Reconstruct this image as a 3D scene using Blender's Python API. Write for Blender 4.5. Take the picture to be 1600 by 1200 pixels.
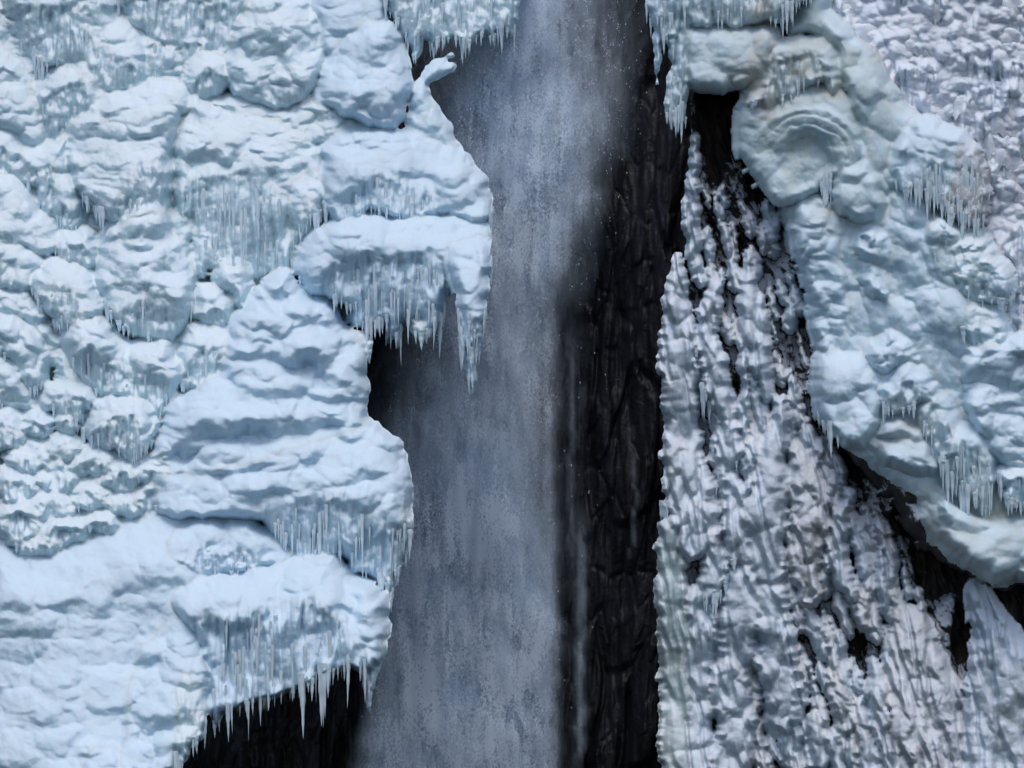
import bpy, math, random
import numpy as np
C = bpy.context
for o in list(bpy.data.objects): bpy.data.objects.remove(o)
SC = C.scene
COL = SC.collection
# ---------------------------------------------------------------- camera, sky, sun
S = 0.025          # metres per photo pixel on the plane y = 0
D = 80.0           # camera distance from that plane
ZC = 16.0
cam = bpy.data.cameras.new('camera'); camo = bpy.data.objects.new('camera', cam); COL.objects.link(camo)
camo.location = (0, -D, ZC); camo.rotation_euler = (math.radians(90), 0, 0)
cam.sensor_width = 36; cam.lens = 36 * D / (1600 * S); cam.clip_end = 2000; cam.clip_start = 0.5
SC.camera = camo
SUN_EL, SUN_AZ = 66, -20     # azimuth measured from the camera side (-y), negative = from the left
w = bpy.data.worlds.new('World'); SC.world = w; w.use_nodes = True
nt = w.node_tree; bg = nt.nodes['Background']
sky = nt.nodes.new('ShaderNodeTexSky'); sky.sky_type = 'NISHITA'; sky.sun_disc = False
sky.sun_elevation = math.radians(SUN_EL); sky.sun_rotation = math.radians(180 + SUN_AZ)
sky.air_density = 1.0; sky.dust_density = 2.5; sky.ozone_density = 1.0
nt.links.new(sky.outputs[0], bg.inputs[0]); bg.inputs[1].default_value = 0.135
sl = bpy.data.lights.new('sun', 'SUN'); sl.energy = 1.2; sl.angle = math.radians(26); sl.color = (1.0, .965, .93)
so = bpy.data.objects.new('sun', sl); COL.objects.link(so)
so.rotation_euler = (math.radians(90 - SUN_EL), 0, math.radians(SUN_AZ)); so.location = (0, -30, 60)
SC.view_settings.view_transform = 'Standard'; SC.view_settings.look = 'None'
SC.view_settings.exposure = -0.12; SC.view_settings.gamma = 1.0
SC.render.engine = 'CYCLES'
SC.cycles.transparent_max_bounces = 24
SC.cycles.max_bounces = 8; SC.cycles.diffuse_bounces = 4

# ---------------------------------------------------------------- noise in numpy
def hsh(ix, iy, seed):
    h = (ix.astype(np.int64) * 374761393 + iy.astype(np.int64) * 668265263 + seed * 1442695041) & 0xFFFFFFFF
    h = ((h ^ (h >> 13)) * 1274126177) & 0xFFFFFFFF
    h = ((h ^ (h >> 16)) * 2246822519) & 0xFFFFFFFF
    h = h ^ (h >> 15)
    return (h & 0xFFFFFF) / float(0x1000000)
def noise(x, y, seed=0):
    ix = np.floor(x); iy = np.floor(y); fx = x - ix; fy = y - iy
    u = fx*fx*fx*(fx*(fx*6-15)+10); v = fy*fy*fy*(fy*(fy*6-15)+10)
    def g(ox, oy):
        a = hsh(ix+ox, iy+oy, seed) * 2*math.pi
        return np.cos(a)*(fx-ox) + np.sin(a)*(fy-oy)
    return ((g(0,0)*(1-u)+g(1,0)*u)*(1-v) + (g(0,1)*(1-u)+g(1,1)*u)*v) * 1.5
def fbm(x, y, seed=0, oc=4, gain=.5):
    r = 0; a = 1
    for i in range(oc):
        r = r + a*noise(x, y, seed+i*17); x = x*2.03+11.3; y = y*2.03+5.7; a *= gain
    return r
def worley(x, y, seed=0):
    """distance to the nearest feature point, second distance, and the cell's random value"""
    ix = np.floor(x); iy = np.floor(y)
    f1 = np.full(x.shape, 9.); f2 = np.full(x.shape, 9.); rid = np.zeros(x.shape)
    for ox in (-1,0,1):
        for oy in (-1,0,1):
            cx = ix+ox; cy = iy+oy
            px = cx + hsh(cx, cy, seed); py = cy + hsh(cx, cy, seed+101)
            d = np.hypot(px-x, py-y)
            new = d < f1
            f2 = np.where(new, f1, np.minimum(f2, d))
            rid = np.where(new, hsh(cx, cy, seed+202), rid)
            f1 = np.where(new, d, f1)
    return f1, f2, rid
def ss(a, b, x):
    t = np.clip((x-a)/(b-a), 0, 1); return t*t*(3-2*t)
def dome(t):
    t = np.clip(t, 0, 1); return np.sqrt(np.clip(1-(1-t)**2, 0, 1))
def knobs(x, y, sx, sy, seed, p=.75):
    f1, f2, r = worley(x/sx, y/sy, seed)
    k = np.sqrt(np.clip(1-(f1/p)**2, 0, 1)) * (.55+.45*r)
    return k
def drapes(x, y, sx, sy, seed, cut=.15):
    """overlapping hung lumps: round on top, widest low down, cut back under the lower lip"""
    x = x/sx; y = y/sy; ix = np.floor(x); iy = np.floor(y); out = np.zeros(x.shape)
    for ox in (-1,0,1):
        for oy in (-1,0,1):
            cx = ix+ox; cy = iy+oy; r1 = hsh(cx, cy, seed+301); r2 = hsh(cx, cy, seed+404); r3 = hsh(cx, cy, seed+505)
            u = (x-cx-hsh(cx, cy, seed))/(.62+.42*r1); v = (y-cy-hsh(cx, cy, seed+101))/(.62+.42*r2)
            u = u+.25*(r3-.5)*v
            g = np.sqrt(np.clip((v+1)/.95, 0, 1)*(2-np.clip((v+1)/.95, 0, 1)))*(1-ss(cut, 1.0, v+.25*u*u))
            out = np.maximum(out, (.45+.55*r3)*np.sqrt(np.clip(1-u*u, 0, 1))*g)
    return out
def fringe(x, y, sx, sy, seed):
    """icicles frozen to the face: each widest at its root and drawn out to a point below"""
    x = x/sx; y = y/sy; ix = np.floor(x); iy = np.floor(y); out = np.zeros(x.shape)
    for ox in (-1,0,1):
        for oy in (-1,0,1):
            cx = ix+ox; cy = iy+oy; r1 = hsh(cx, cy, seed+301); r3 = hsh(cx, cy, seed+505)
            v = (y-cy-hsh(cx, cy, seed+101))/(.7+.35*r1); w = (.35+.4*r3)*np.clip(.5-.5*v, 0, 1)**.7+.001
            u = x-cx-hsh(cx, cy, seed)
            out = np.maximum(out, w*np.sqrt(np.clip(1-(u/w)**2, 0, 1))*ss(-1, -.55, v)*(v < 1))
    return out
def ledges(x, y, L, seed, warp=1.3):
    """stacked pancake layers: each swells out downwards and then cuts back under itself"""
    v = y/L + warp*fbm(x/(L*3.2), y/(L*2.2), seed, 3)
    k = np.floor(v); f = v-k
    g = np.sqrt(np.clip(f/.78, 0, 1)) * (1-ss(.78, 1.0, f))
    return g

# ---------------------------------------------------------------- pixel + depth -> place
def world(px, py, y):
    k = (D+y)/D
    return np.stack([(px-800)*S*k, y+0*px, ZC+(600-py)*S*k], -1)
def depth_left(px, py):      # the left ice slope leans back: its foot is nearer than its head
    return 5.5 - 12.5*np.clip((py+50)/1250, -1, 1.2) + 1.2*(800-px)/800*0 + 0.6*fbm(px/320., py/260., 5, 2)
def depth_right(px, py):
    return 2.6 - 3.6*np.clip((py+50)/1250, -1, 1.2) - 1.6*ss(1050, 1500, px) + 0.5*fbm(px/260., py/300., 9, 2)

def depth_wall(px, py):      # the streaked wall: long strands with narrow grooves between them
    u = px-.20*py+7*fbm(px/60., py/90., 503, 2)
    g = np.abs(noise(u/24., py/170., 501)); return depth_right(px, py)+S*10*(1-ss(0, .32, g))

# ---------------------------------------------------------------- materials
def nd(nt, t, **k):
    n = nt.nodes.new(t)
    for a, b in k.items(): setattr(n, a, b)
    return n
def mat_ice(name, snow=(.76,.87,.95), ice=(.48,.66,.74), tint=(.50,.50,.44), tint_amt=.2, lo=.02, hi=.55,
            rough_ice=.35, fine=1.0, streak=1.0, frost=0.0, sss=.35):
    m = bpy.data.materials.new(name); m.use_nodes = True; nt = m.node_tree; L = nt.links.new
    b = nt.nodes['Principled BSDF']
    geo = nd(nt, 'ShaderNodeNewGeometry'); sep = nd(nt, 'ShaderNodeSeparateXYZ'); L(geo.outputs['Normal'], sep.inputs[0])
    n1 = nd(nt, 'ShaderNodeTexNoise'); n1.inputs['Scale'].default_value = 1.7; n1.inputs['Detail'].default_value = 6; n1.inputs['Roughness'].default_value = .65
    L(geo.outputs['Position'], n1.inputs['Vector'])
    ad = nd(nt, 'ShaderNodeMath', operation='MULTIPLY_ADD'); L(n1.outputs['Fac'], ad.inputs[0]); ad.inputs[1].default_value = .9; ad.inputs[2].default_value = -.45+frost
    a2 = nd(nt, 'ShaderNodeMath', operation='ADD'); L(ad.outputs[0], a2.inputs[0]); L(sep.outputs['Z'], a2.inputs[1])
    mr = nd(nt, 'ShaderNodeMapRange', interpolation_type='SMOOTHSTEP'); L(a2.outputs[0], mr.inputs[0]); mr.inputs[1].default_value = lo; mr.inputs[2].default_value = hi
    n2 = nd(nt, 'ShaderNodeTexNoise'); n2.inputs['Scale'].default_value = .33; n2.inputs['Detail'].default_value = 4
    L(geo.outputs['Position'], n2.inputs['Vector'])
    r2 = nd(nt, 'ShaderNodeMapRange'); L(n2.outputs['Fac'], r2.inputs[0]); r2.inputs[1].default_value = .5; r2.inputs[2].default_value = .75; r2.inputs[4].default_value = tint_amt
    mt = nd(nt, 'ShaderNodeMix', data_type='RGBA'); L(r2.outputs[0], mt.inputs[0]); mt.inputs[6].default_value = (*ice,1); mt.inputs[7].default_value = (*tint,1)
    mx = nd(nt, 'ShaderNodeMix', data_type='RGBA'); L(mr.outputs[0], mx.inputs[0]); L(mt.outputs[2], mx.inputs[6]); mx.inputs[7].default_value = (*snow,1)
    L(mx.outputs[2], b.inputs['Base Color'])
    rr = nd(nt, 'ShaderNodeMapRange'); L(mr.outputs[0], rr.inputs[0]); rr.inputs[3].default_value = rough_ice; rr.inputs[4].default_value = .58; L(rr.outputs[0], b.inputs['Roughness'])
    b.inputs['IOR'].default_value = 1.31
    b.inputs['Subsurface Weight'].default_value = sss; b.inputs['Subsurface Radius'].default_value = (.25, .6, 1.0); b.inputs['Subsurface Scale'].default_value = .22
    # fine relief: rime grain everywhere, vertical flutes where the ice hangs
    mp = nd(nt, 'ShaderNodeMapping'); mp.inputs['Scale'].default_value = (9, 9, 1.0); L(geo.outputs['Position'], mp.inputs[0])
    n3 = nd(nt, 'ShaderNodeTexNoise'); n3.inputs['Scale'].default_value = 1; n3.inputs['Detail'].default_value = 4; L(mp.outputs[0], n3.inputs['Vector'])
    n4 = nd(nt, 'ShaderNodeTexNoise'); n4.inputs['Scale'].default_value = 5.5; n4.inputs['Detail'].default_value = 7; n4.inputs['Roughness'].default_value = .6; L(geo.outputs['Position'], n4.inputs['Vector'])
    iv = nd(nt, 'ShaderNodeMath', operation='SUBTRACT'); iv.inputs[0].default_value = 1; L(mr.outputs[0], iv.inputs[1])
    s1 = nd(nt, 'ShaderNodeMath', operation='MULTIPLY'); L(n3.outputs['Fac'], s1.inputs[0]); L(iv.outputs[0], s1.inputs[1])
    bp = nd(nt, 'ShaderNodeBump'); bp.inputs['Strength'].default_value = .6*streak; bp.inputs['Distance'].default_value = .10; L(s1.outputs[0], bp.inputs['Height'])
    bq = nd(nt, 'ShaderNodeBump'); bq.inputs['Strength'].default_value = .38*fine; bq.inputs['Distance'].default_value = .12; L(n4.outputs['Fac'], bq.inputs['Height']); L(bp.outputs[0], bq.inputs['Normal'])
    L(bq.outputs[0], b.inputs['Normal'])
    return m
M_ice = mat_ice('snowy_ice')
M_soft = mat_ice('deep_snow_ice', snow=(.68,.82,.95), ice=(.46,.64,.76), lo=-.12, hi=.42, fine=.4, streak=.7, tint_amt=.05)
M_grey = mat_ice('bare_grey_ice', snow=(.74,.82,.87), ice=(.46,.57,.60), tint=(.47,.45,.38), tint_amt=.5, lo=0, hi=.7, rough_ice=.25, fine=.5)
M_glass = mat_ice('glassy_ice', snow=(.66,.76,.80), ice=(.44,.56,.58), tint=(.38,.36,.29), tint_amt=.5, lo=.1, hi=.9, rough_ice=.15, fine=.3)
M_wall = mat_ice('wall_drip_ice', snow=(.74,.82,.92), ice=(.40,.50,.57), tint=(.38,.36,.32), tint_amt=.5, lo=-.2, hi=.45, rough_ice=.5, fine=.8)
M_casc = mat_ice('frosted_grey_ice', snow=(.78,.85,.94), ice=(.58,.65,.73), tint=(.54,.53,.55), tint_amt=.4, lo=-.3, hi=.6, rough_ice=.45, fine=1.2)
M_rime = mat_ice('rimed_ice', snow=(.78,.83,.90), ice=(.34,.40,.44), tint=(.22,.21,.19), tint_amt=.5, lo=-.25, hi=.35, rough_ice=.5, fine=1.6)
def mat_flow():
    m = mat_ice('flow_ice', snow=(.70,.83,.94), ice=(.46,.63,.72), tint_amt=.1, lo=-.1, hi=.5, fine=.3, streak=.5, sss=.45); nt = m.node_tree; L = nt.links.new
    b = nt.nodes['Principled BSDF']; src = b.inputs['Base Color'].links[0].from_socket
    geo = nd(nt, 'ShaderNodeNewGeometry'); n = nd(nt, 'ShaderNodeTexNoise'); n.inputs['Scale'].default_value = .8; n.inputs['Detail'].default_value = 6; L(geo.outputs['Position'], n.inputs['Vector'])
    tot = None
    for (px, py, r) in ((1225, 110, 4.4), (1270, 235, 3.3), (1350, 120, 3.0), (1340, 300, 1.8), (1420, 690, 2.2), (1530, 850, 3.4), (1420, 800, 2.2)):
        c = world(np.array(float(px)), np.array(float(py)), float(depth_right(np.array([[float(px)]]), np.array([[float(py)]]))[0, 0])-1.5)
        d = nd(nt, 'ShaderNodeVectorMath', operation='DISTANCE'); L(geo.outputs['Position'], d.inputs[0]); d.inputs[1].default_value = tuple(c)
        q = nd(nt, 'ShaderNodeMapRange', interpolation_type='SMOOTHSTEP'); L(d.outputs['Value'], q.inputs[0]); q.inputs[1].default_value = r*1.25; q.inputs[2].default_value = r*.35
        if tot is None: tot = q.outputs[0]
        else:
            x = nd(nt, 'ShaderNodeMath', operation='MAXIMUM'); L(tot, x.inputs[0]); L(q.outputs[0], x.inputs[1]); tot = x.outputs[0]
    mu = nd(nt, 'ShaderNodeMapRange'); L(n.outputs['Fac'], mu.inputs[0]); mu.inputs[1].default_value = .25; mu.inputs[2].default_value = .6
    f = nd(nt, 'ShaderNodeMath', operation='MULTIPLY'); L(tot, f.inputs[0]); L(mu.outputs[0], f.inputs[1])
    st = nd(nt, 'ShaderNodeMix', data_type='RGBA'); w2 = nd(nt, 'ShaderNodeTexNoise'); w2.inputs['Scale'].default_value = .45; w2.inputs['Detail'].default_value = 3; L(geo.outputs['Position'], w2.inputs['Vector'])
    r2 = nd(nt, 'ShaderNodeMapRange'); L(w2.outputs['Fac'], r2.inputs[0]); r2.inputs[1].default_value = .5; r2.inputs[2].default_value = .66
    L(r2.outputs[0], st.inputs[0]); st.inputs[6].default_value = (.52,.62,.62,1); st.inputs[7].default_value = (.46,.45,.38,1)
    mx = nd(nt, 'ShaderNodeMix', data_type='RGBA', blend_type='MIX'); f2 = nd(nt, 'ShaderNodeMath', operation='MULTIPLY'); L(f.outputs[0], f2.inputs[0]); f2.inputs[1].default_value = .8
    L(f2.outputs[0], mx.inputs[0]); L(src, mx.inputs[6]); L(st.outputs[2], mx.inputs[7]); L(mx.outputs[2], b.inputs['Base Color'])
    return m
M_flow = mat_flow()
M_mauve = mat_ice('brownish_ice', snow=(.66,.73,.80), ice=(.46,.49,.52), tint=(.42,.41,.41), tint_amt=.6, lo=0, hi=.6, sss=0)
def mat_icicle():
    m = bpy.data.materials.new('icicle_ice'); m.use_nodes = True; nt = m.node_tree; L = nt.links.new
    b = nt.nodes['Principled BSDF']; b.inputs['Roughness'].default_value = .4; b.inputs['IOR'].default_value = 1.31
    geo = nd(nt, 'ShaderNodeNewGeometry'); n = nd(nt, 'ShaderNodeTexNoise'); n.inputs['Scale'].default_value = 2.2; n.inputs['Detail'].default_value = 5
    L(geo.outputs['Position'], n.inputs['Vector'])
    cr = nd(nt, 'ShaderNodeMix', data_type='RGBA'); cr.inputs[6].default_value = (.60,.76,.85,1); cr.inputs[7].default_value = (.80,.91,.97,1)
    r = nd(nt, 'ShaderNodeMapRange'); L(n.outputs['Fac'], r.inputs[0]); r.inputs[1].default_value = .35; r.inputs[2].default_value = .65
    L(r.outputs[0], cr.inputs[0]); L(cr.outputs[2], b.inputs['Base Color'])
    return m
M_icicle = mat_icicle()
def mat_rock(name, frosted):
    m = bpy.data.materials.new(name); m.use_nodes = True; nt = m.node_tree; L = nt.links.new
    b = nt.nodes['Principled BSDF']
    geo = nd(nt, 'ShaderNodeNewGeometry')
    mp = nd(nt, 'ShaderNodeMapping'); mp.inputs['Scale'].default_value = (1.6, 1.6, .45); L(geo.outputs['Position'], mp.inputs[0])
    n = nd(nt, 'ShaderNodeTexNoise'); n.inputs['Scale'].default_value = 1; n.inputs['Detail'].default_value = 8; n.inputs['Roughness'].default_value = .65; L(mp.outputs[0], n.inputs['Vector'])
    cr = nd(nt, 'ShaderNodeValToRGB'); L(n.outputs['Fac'], cr.inputs[0])
    cr.color_ramp.elements[0].position = .35; cr.color_ramp.elements[0].color = (.006,.006,.007,1)
    cr.color_ramp.elements[1].position = .72; cr.color_ramp.elements[1].color = (.030,.033,.044,1) if not frosted else (.07,.055,.042,1)
    n2 = nd(nt, 'ShaderNodeTexNoise'); n2.inputs['Scale'].default_value = 7; n2.inputs['Detail'].default_value = 8; L(geo.outputs['Position'], n2.inputs['Vector'])
    bp = nd(nt, 'ShaderNodeBump'); bp.inputs['Strength'].default_value = .45; bp.inputs['Distance'].default_value = .10; L(n2.outputs['Fac'], bp.inputs['Height'])
    L(bp.outputs[0], b.inputs['Normal'])
    if not frosted:
        L(cr.outputs[0], b.inputs['Base Color']); b.inputs['Roughness'].default_value = .55
        b.inputs['Specular IOR Level'].default_value = .4
    else:
        at = nd(nt, 'ShaderNodeAttribute'); at.attribute_name = 'frost'
        sep = nd(nt, 'ShaderNodeSeparateXYZ'); L(geo.outputs['Normal'], sep.inputs[0])
        n3 = nd(nt, 'ShaderNodeTexNoise'); n3.inputs['Scale'].default_value = 3.2; n3.inputs['Detail'].default_value = 9; n3.inputs['Roughness'].default_value = .72; L(geo.outputs['Position'], n3.inputs['Vector'])
        a = nd(nt, 'ShaderNodeMath', operation='MULTIPLY_ADD'); L(sep.outputs['Z'], a.inputs[0]); a.inputs[1].default_value = .35; L(n3.outputs['Fac'], a.inputs[2])
        a2 = nd(nt, 'ShaderNodeMath', operation='ADD'); L(a.outputs[0], a2.inputs[0]); L(at.outputs['Fac'], a2.inputs[1])
        r = nd(nt, 'ShaderNodeMapRange'); L(a2.outputs[0], r.inputs[0]); r.inputs[1].default_value = .95; r.inputs[2].default_value = 1.12
        mx = nd(nt, 'ShaderNodeMix', data_type='RGBA'); L(r.outputs[0], mx.inputs[0]); L(cr.outputs[0], mx.inputs[6]); mx.inputs[7].default_value = (.70,.76,.84,1)
        L(mx.outputs[2], b.inputs['Base Color']); b.inputs['Roughness'].default_value = .75
    return m
M_rock = mat_rock('wet_dark_rock', False)
M_frock = mat_rock('frosted_rock', True)

# ---------------------------------------------------------------- mesh helpers
def tag(o, label=None, cat=None, group=None, kind=None):
    if label: o['label'] = label
    if cat: o['category'] = cat
    if group: o['group'] = group
    if kind: o['kind'] = kind
def link(name, me, parent=None):
    o = bpy.data.objects.new(name, me); COL.objects.link(o)
    if parent: o.parent = parent
    return o
def mesh_from(name, V, F, mat, N=None, attr=None):
    me = bpy.data.meshes.new(name)
    me.vertices.add(len(V)); me.vertices.foreach_set('co', V.astype(np.float32).ravel())
    n = len(F); k = F.shape[1]
    me.loops.add(n*k); me.loops.foreach_set('vertex_index', F.astype(np.int32).ravel())
    me.polygons.add(n); me.polygons.foreach_set('loop_start', np.arange(0, n*k, k, dtype=np.int32))
    me.polygons.foreach_set('loop_total', np.full(n, k, dtype=np.int32))
    me.polygons.foreach_set('use_smooth', np.ones(n, dtype=bool))
    me.materials.append(mat)
    if attr is not None:
        for nm, vals in attr.items():
            a = me.attributes.new(nm, 'FLOAT', 'POINT'); a.data.foreach_set('value', vals.astype(np.float32))
    me.update(calc_edges=True); me.validate()
    if N is not None: me.normals_split_custom_set_from_vertices(N.tolist())
    return me
def submesh(V, F, keep, N, name, mat, origin):
    f = F[keep]; used = np.unique(f); mp = np.zeros(len(V), dtype=np.int64); mp[used] = np.arange(len(used))
    return mesh_from(name, V[used]-origin, mp[f], mat, N[used])
def crom(pts, n=6):
    P = np.array(pts, float); m = len(P); out = []
    for i in range(m):
        a, b, c, d = P[i-1], P[i], P[(i+1) % m], P[(i+2) % m]
        for k in range(n):
            t = k/n
            out.append(.5*((2*b)+(-a+c)*t+(2*a-5*b+4*c-d)*t*t+(-a+3*b-3*c+d)*t**3))
    return np.array(out)
def seg_dist(X, Y, A, B):
    """min distance from points to the segments A-B, and the nearest point"""
    n = X.size; best = np.full(n, 1e9); bx = np.zeros(n); by = np.zeros(n)
    x = X.ravel(); y = Y.ravel()
    for a, b in zip(A, B):
        ab = b-a; l2 = max(ab @ ab, 1e-9)
        t = np.clip(((x-a[0])*ab[0]+(y-a[1])*ab[1])/l2, 0, 1)
        qx = a[0]+t*ab[0]; qy = a[1]+t*ab[1]; d = (x-qx)**2+(y-qy)**2
        m = d < best; best = np.where(m, d, best); bx = np.where(m, qx, bx); by = np.where(m, qy, by)
    return np.sqrt(best).reshape(X.shape), bx.reshape(X.shape), by.reshape(X.shape)
def inside(X, Y, P):
    r = np.zeros(X.shape, bool); Q = np.roll(P, -1, 0)
    for (x1, y1), (x2, y2) in zip(P, Q):
        if y1 == y2: continue
        c = ((y1 > Y) != (y2 > Y))
        r ^= c & (X < (x2-x1)*(Y-y1)/(y2-y1)+x1)
    return r

# ---------------------------------------------------------------- icicles (prototypes of unit length and unit radius)
random.seed(4); RNG = np.random.default_rng(4)
ICI = []
for v in range(9):
    nr, ns = 12, 8; V = []; F = []
    ph = random.uniform(0, 6.28); sx = random.uniform(-.5, .5); taper = random.uniform(.65, 1.25)
    for i in range(nr+1):
        t = i/nr; r = (1-t)**taper*(1+.13*math.sin(t*17+ph)+.08*math.sin(t*41+ph*2))+.04*(1-t)
        if i == 0: r *= .8
        for j in range(ns):
            a = j/ns*2*math.pi; rr = r*(1+.16*math.sin(3*a+ph+t*2))
            V.append((rr*math.cos(a)+sx*t*t*.6, rr*math.sin(a), -t))
    V.append((sx*.6, 0, -1.03))
    for i in range(nr):
        for j in range(ns):
            a = i*ns+j; b = i*ns+(j+1) % ns; F.append((a, a+ns, b+ns, b))
    for j in range(ns):
        a = nr*ns+j; b = nr*ns+(j+1) % ns; F.append((a, len(V)-1, b, b))
    me = bpy.data.meshes.new('icicle'); me.from_pydata(V, [], [tuple(dict.fromkeys(f)) for f in F]); me.polygons.foreach_set('use_smooth', [True]*len(me.polygons))
    me.materials.append(M_icicle); ICI.append(me)
def icicle(px, py, y, length, rad, parent, origin, rnd):
    o = bpy.data.objects.new('icicle', ICI[rnd.randrange(len(ICI))]); COL.objects.link(o); o.parent = parent
    p = world(np.array(float(px)), np.array(float(py)), y)
    o.location = tuple(p-origin); o.scale = (rad*S, rad*S, length*S)
    o.rotation_euler = (rnd.uniform(-.03, .03), rnd.uniform(-.03, .03), rnd.uniform(0, 6.28))
    return o

# ---------------------------------------------------------------- the ice builder
# Every mass of ice gets a swelling of its own; neighbours run into each other where they touch, as frozen
# overflow does, and each mass keeps its own stretch of the joined skin.
STEP = 1.5
GX = np.arange(-30, 1632, STEP); GY = np.arange(-30, 1232, STEP); NX, NY = len(GX), len(GY)
SEED = [100]; QUEUE = []
def ice(name, label, cat, pts, P=40, Rt=45, Rs=25, Rb=8, cap=25, step=1.5, dfun=depth_left, off=0.0,
        K=(18, 14, 5), K2=(7, 6, 1.6), led=None, ridge=(5, 40, 4.5), lobes=(), rings=None, lean=.12,
        mat=None, rough=3.4, thick=45, ic=0, icl=(12, 40), icr=(1.5, 4.2), front=0, frl=(15, 50), group=None,
        capname='snow_cap', parts=True, closed=True, warp=1.0, tips=None, big0=None, ext=8, shear=0., under=.33, alone=False):
    SEED[0] += 7; sd = SEED[0]
    mat = mat or M_ice
    B = crom(pts, 4)
    Q = np.roll(B, -1, 0); nseg = np.maximum(1, (np.linalg.norm(Q-B, axis=1)/6).astype(int)); R = []
    for a, b, n in zip(B, Q, nseg):
        for k in range(n): R.append(a+(b-a)*k/n)
    B = np.array(R); T = np.roll(B, -1, 0)-np.roll(B, 1, 0); T /= np.maximum(np.linalg.norm(T, axis=1, keepdims=True), 1e-6)
    Nn = np.stack([T[:, 1], -T[:, 0]], 1)
    disp = rough*(fbm(B[:, 0]/26, B[:, 1]/26, sd, 2)*1.6+noise(B[:, 0]/7, B[:, 1]/7, sd+3)*.8)
    B = B+Nn*disp[:, None]
    area = np.sum(B[:, 0]*np.roll(B[:, 1], -1)-np.roll(B[:, 0], -1)*B[:, 1])
    if area < 0: B = B[::-1]
    A_, B_ = B, np.roll(B, -1, 0)
    e = B_-A_; on = np.stack([e[:, 1], -e[:, 0]], 1); on /= np.maximum(np.linalg.norm(on, axis=1, keepdims=True), 1e-9)
    top = on[:, 1] < -.45; bot = on[:, 1] > .45; side = ~(top | bot)
    x0, y0 = B.min(0)-ext-4; x1, y1 = B.max(0)+ext+4
    i0 = max(0, int((x0+30)/STEP)); i1 = min(NX, int((x1+30)/STEP)+2); j0 = max(0, int((y0+30)/STEP)); j1 = min(NY, int((y1+30)/STEP)+2)
    X, Y = np.meshgrid(GX[i0:i1], GY[j0:j1])
    ins = inside(X, Y, B)
    def gd(m): return seg_dist(X, Y, A_[m], B_[m]) if m.any() else (np.full(X.shape, 1e4), X, Y)
    (dt, tx, ty), (dsd, sx, sy), (db, bx, by) = gd(top), gd(side), gd(bot)
    d = np.minimum(np.minimum(dt, dsd), db)
    qx = np.where(d == dt, tx, np.where(d == dsd, sx, bx)); qy = np.where(d == dt, ty, np.where(d == dsd, sy, by))
    # beyond the outline the swelling dies away within a few pixels
    Dt = np.where(~ins & (d == dt), -dt, dt); Ds = np.where(~ins & (d == dsd), -dsd, dsd); Db = np.where(~ins & (d == db), -db, db)
    eb = 1.5
    edge = dome((Dt+ext)/(Rt+ext))**.8*dome((Ds+ext)/(Rs+ext))*dome((Db+eb)/(Rb+eb))
    live = (Dt > -ext) & (Ds > -ext) & (Db > -eb)
    wx = X+warp*(9*fbm(X/45, Y/45, sd+1, 2)+1.6*noise(X/12, Y/12, sd+2)); wy = Y+warp*(8*fbm(X/45, Y/45, sd+4, 2)+1.3*noise(X/12, Y/12, sd+5))
    wx = wx-shear*Y; P = P*.9; off = off*(.6 if dfun is depth_left else .55)
    h = P*edge + lean*np.clip(Dt, 0, 200)*dome(dsd/Rs)*(dt < 5e3)
    for (lx, ly, rx, ry, a) in lobes:
        q = ((wx-lx)/rx)**2+((wy-ly)/ry)**2
        h = np.maximum(h, 0)+a*np.clip(1-q, 0, 1)**1.3
    coarse = dfun(X, Y)-off-h*S
    curtain = ss(cap*.8, cap*1.3, dt+7*fbm(X/22, Y/22, sd+6, 2)) if cap is not None else np.zeros(X.shape)
    em = ss(-4, 6, np.where(ins, d, -d)); em2 = ss(-2, 16, np.where(ins, d, -d))
    big = (big0 if big0 is not None else 19)
    h = h+em2*big*1.15*drapes(wx, wy, 50, 46, sd+7)*(1-.75*curtain)
    if led: h = h+em*led[1]*.75*drapes(wx, wy, led[0]*2.0, led[0]*1.1, sd+8)*(1-.7*curtain)*ss(-.35, .25, fbm(X/70, Y/70, sd+9, 2))
    if K: h = h+em*K[2]*1.35*drapes(wx, wy, K[0]*1.15, K[1]*1.5, sd+11)*(1-.85*curtain)
    if K2: h = h+em*K2[2]*knobs(wx, wy, K2[0], K2[1], sd+12)*ss(-.3, .4, fbm(X/34, Y/34, sd+19, 2))*(1-.4*curtain)
    if ridge and cap is not None:
        rx = X+4*noise(X/30, Y/60, sd+13)
        r1 = fringe(rx, Y, ridge[0]*2.8, ridge[1]*1.3, sd+14); r2 = fringe(rx, Y, ridge[0]*1.5, ridge[1]*.8, sd+15)
        h = h+curtain*em*(ridge[0]*3.6*r1+ridge[0]*2.0*r2+6*knobs(X, Y, 34, 60, sd+21)*(K is not None)) - under*.75*np.clip(dt-cap, 0, 130)*curtain*(dt < 5e3)
    if rings:
        cx, cy, R0, n, a = rings; rr = np.hypot((X-cx)*1.0, (Y-cy)*1.05)+5*fbm(X/25, Y/25, sd, 2)
        f = (rr/R0*n) % 1
        up = ss(-.3, .5, (cy-Y)/R0+(X-cx)/R0*.6)      # the shell's layers run over the top and right of the hollow
        h = h-a*1.8*(1-ss(.3, .6, rr/R0)) + up*a*(1-ss(.92, 1.05, rr/R0))*(rr > .42*R0)*(1.1*dome((rr/R0-.42)*3)+.5*np.sqrt(f)*(1-ss(.8, 1, f)))
    h = h+em*(.8*fbm(X/14, Y/16, sd+16, 3))
    yd = dfun(X, Y)-off-h*S
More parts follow.
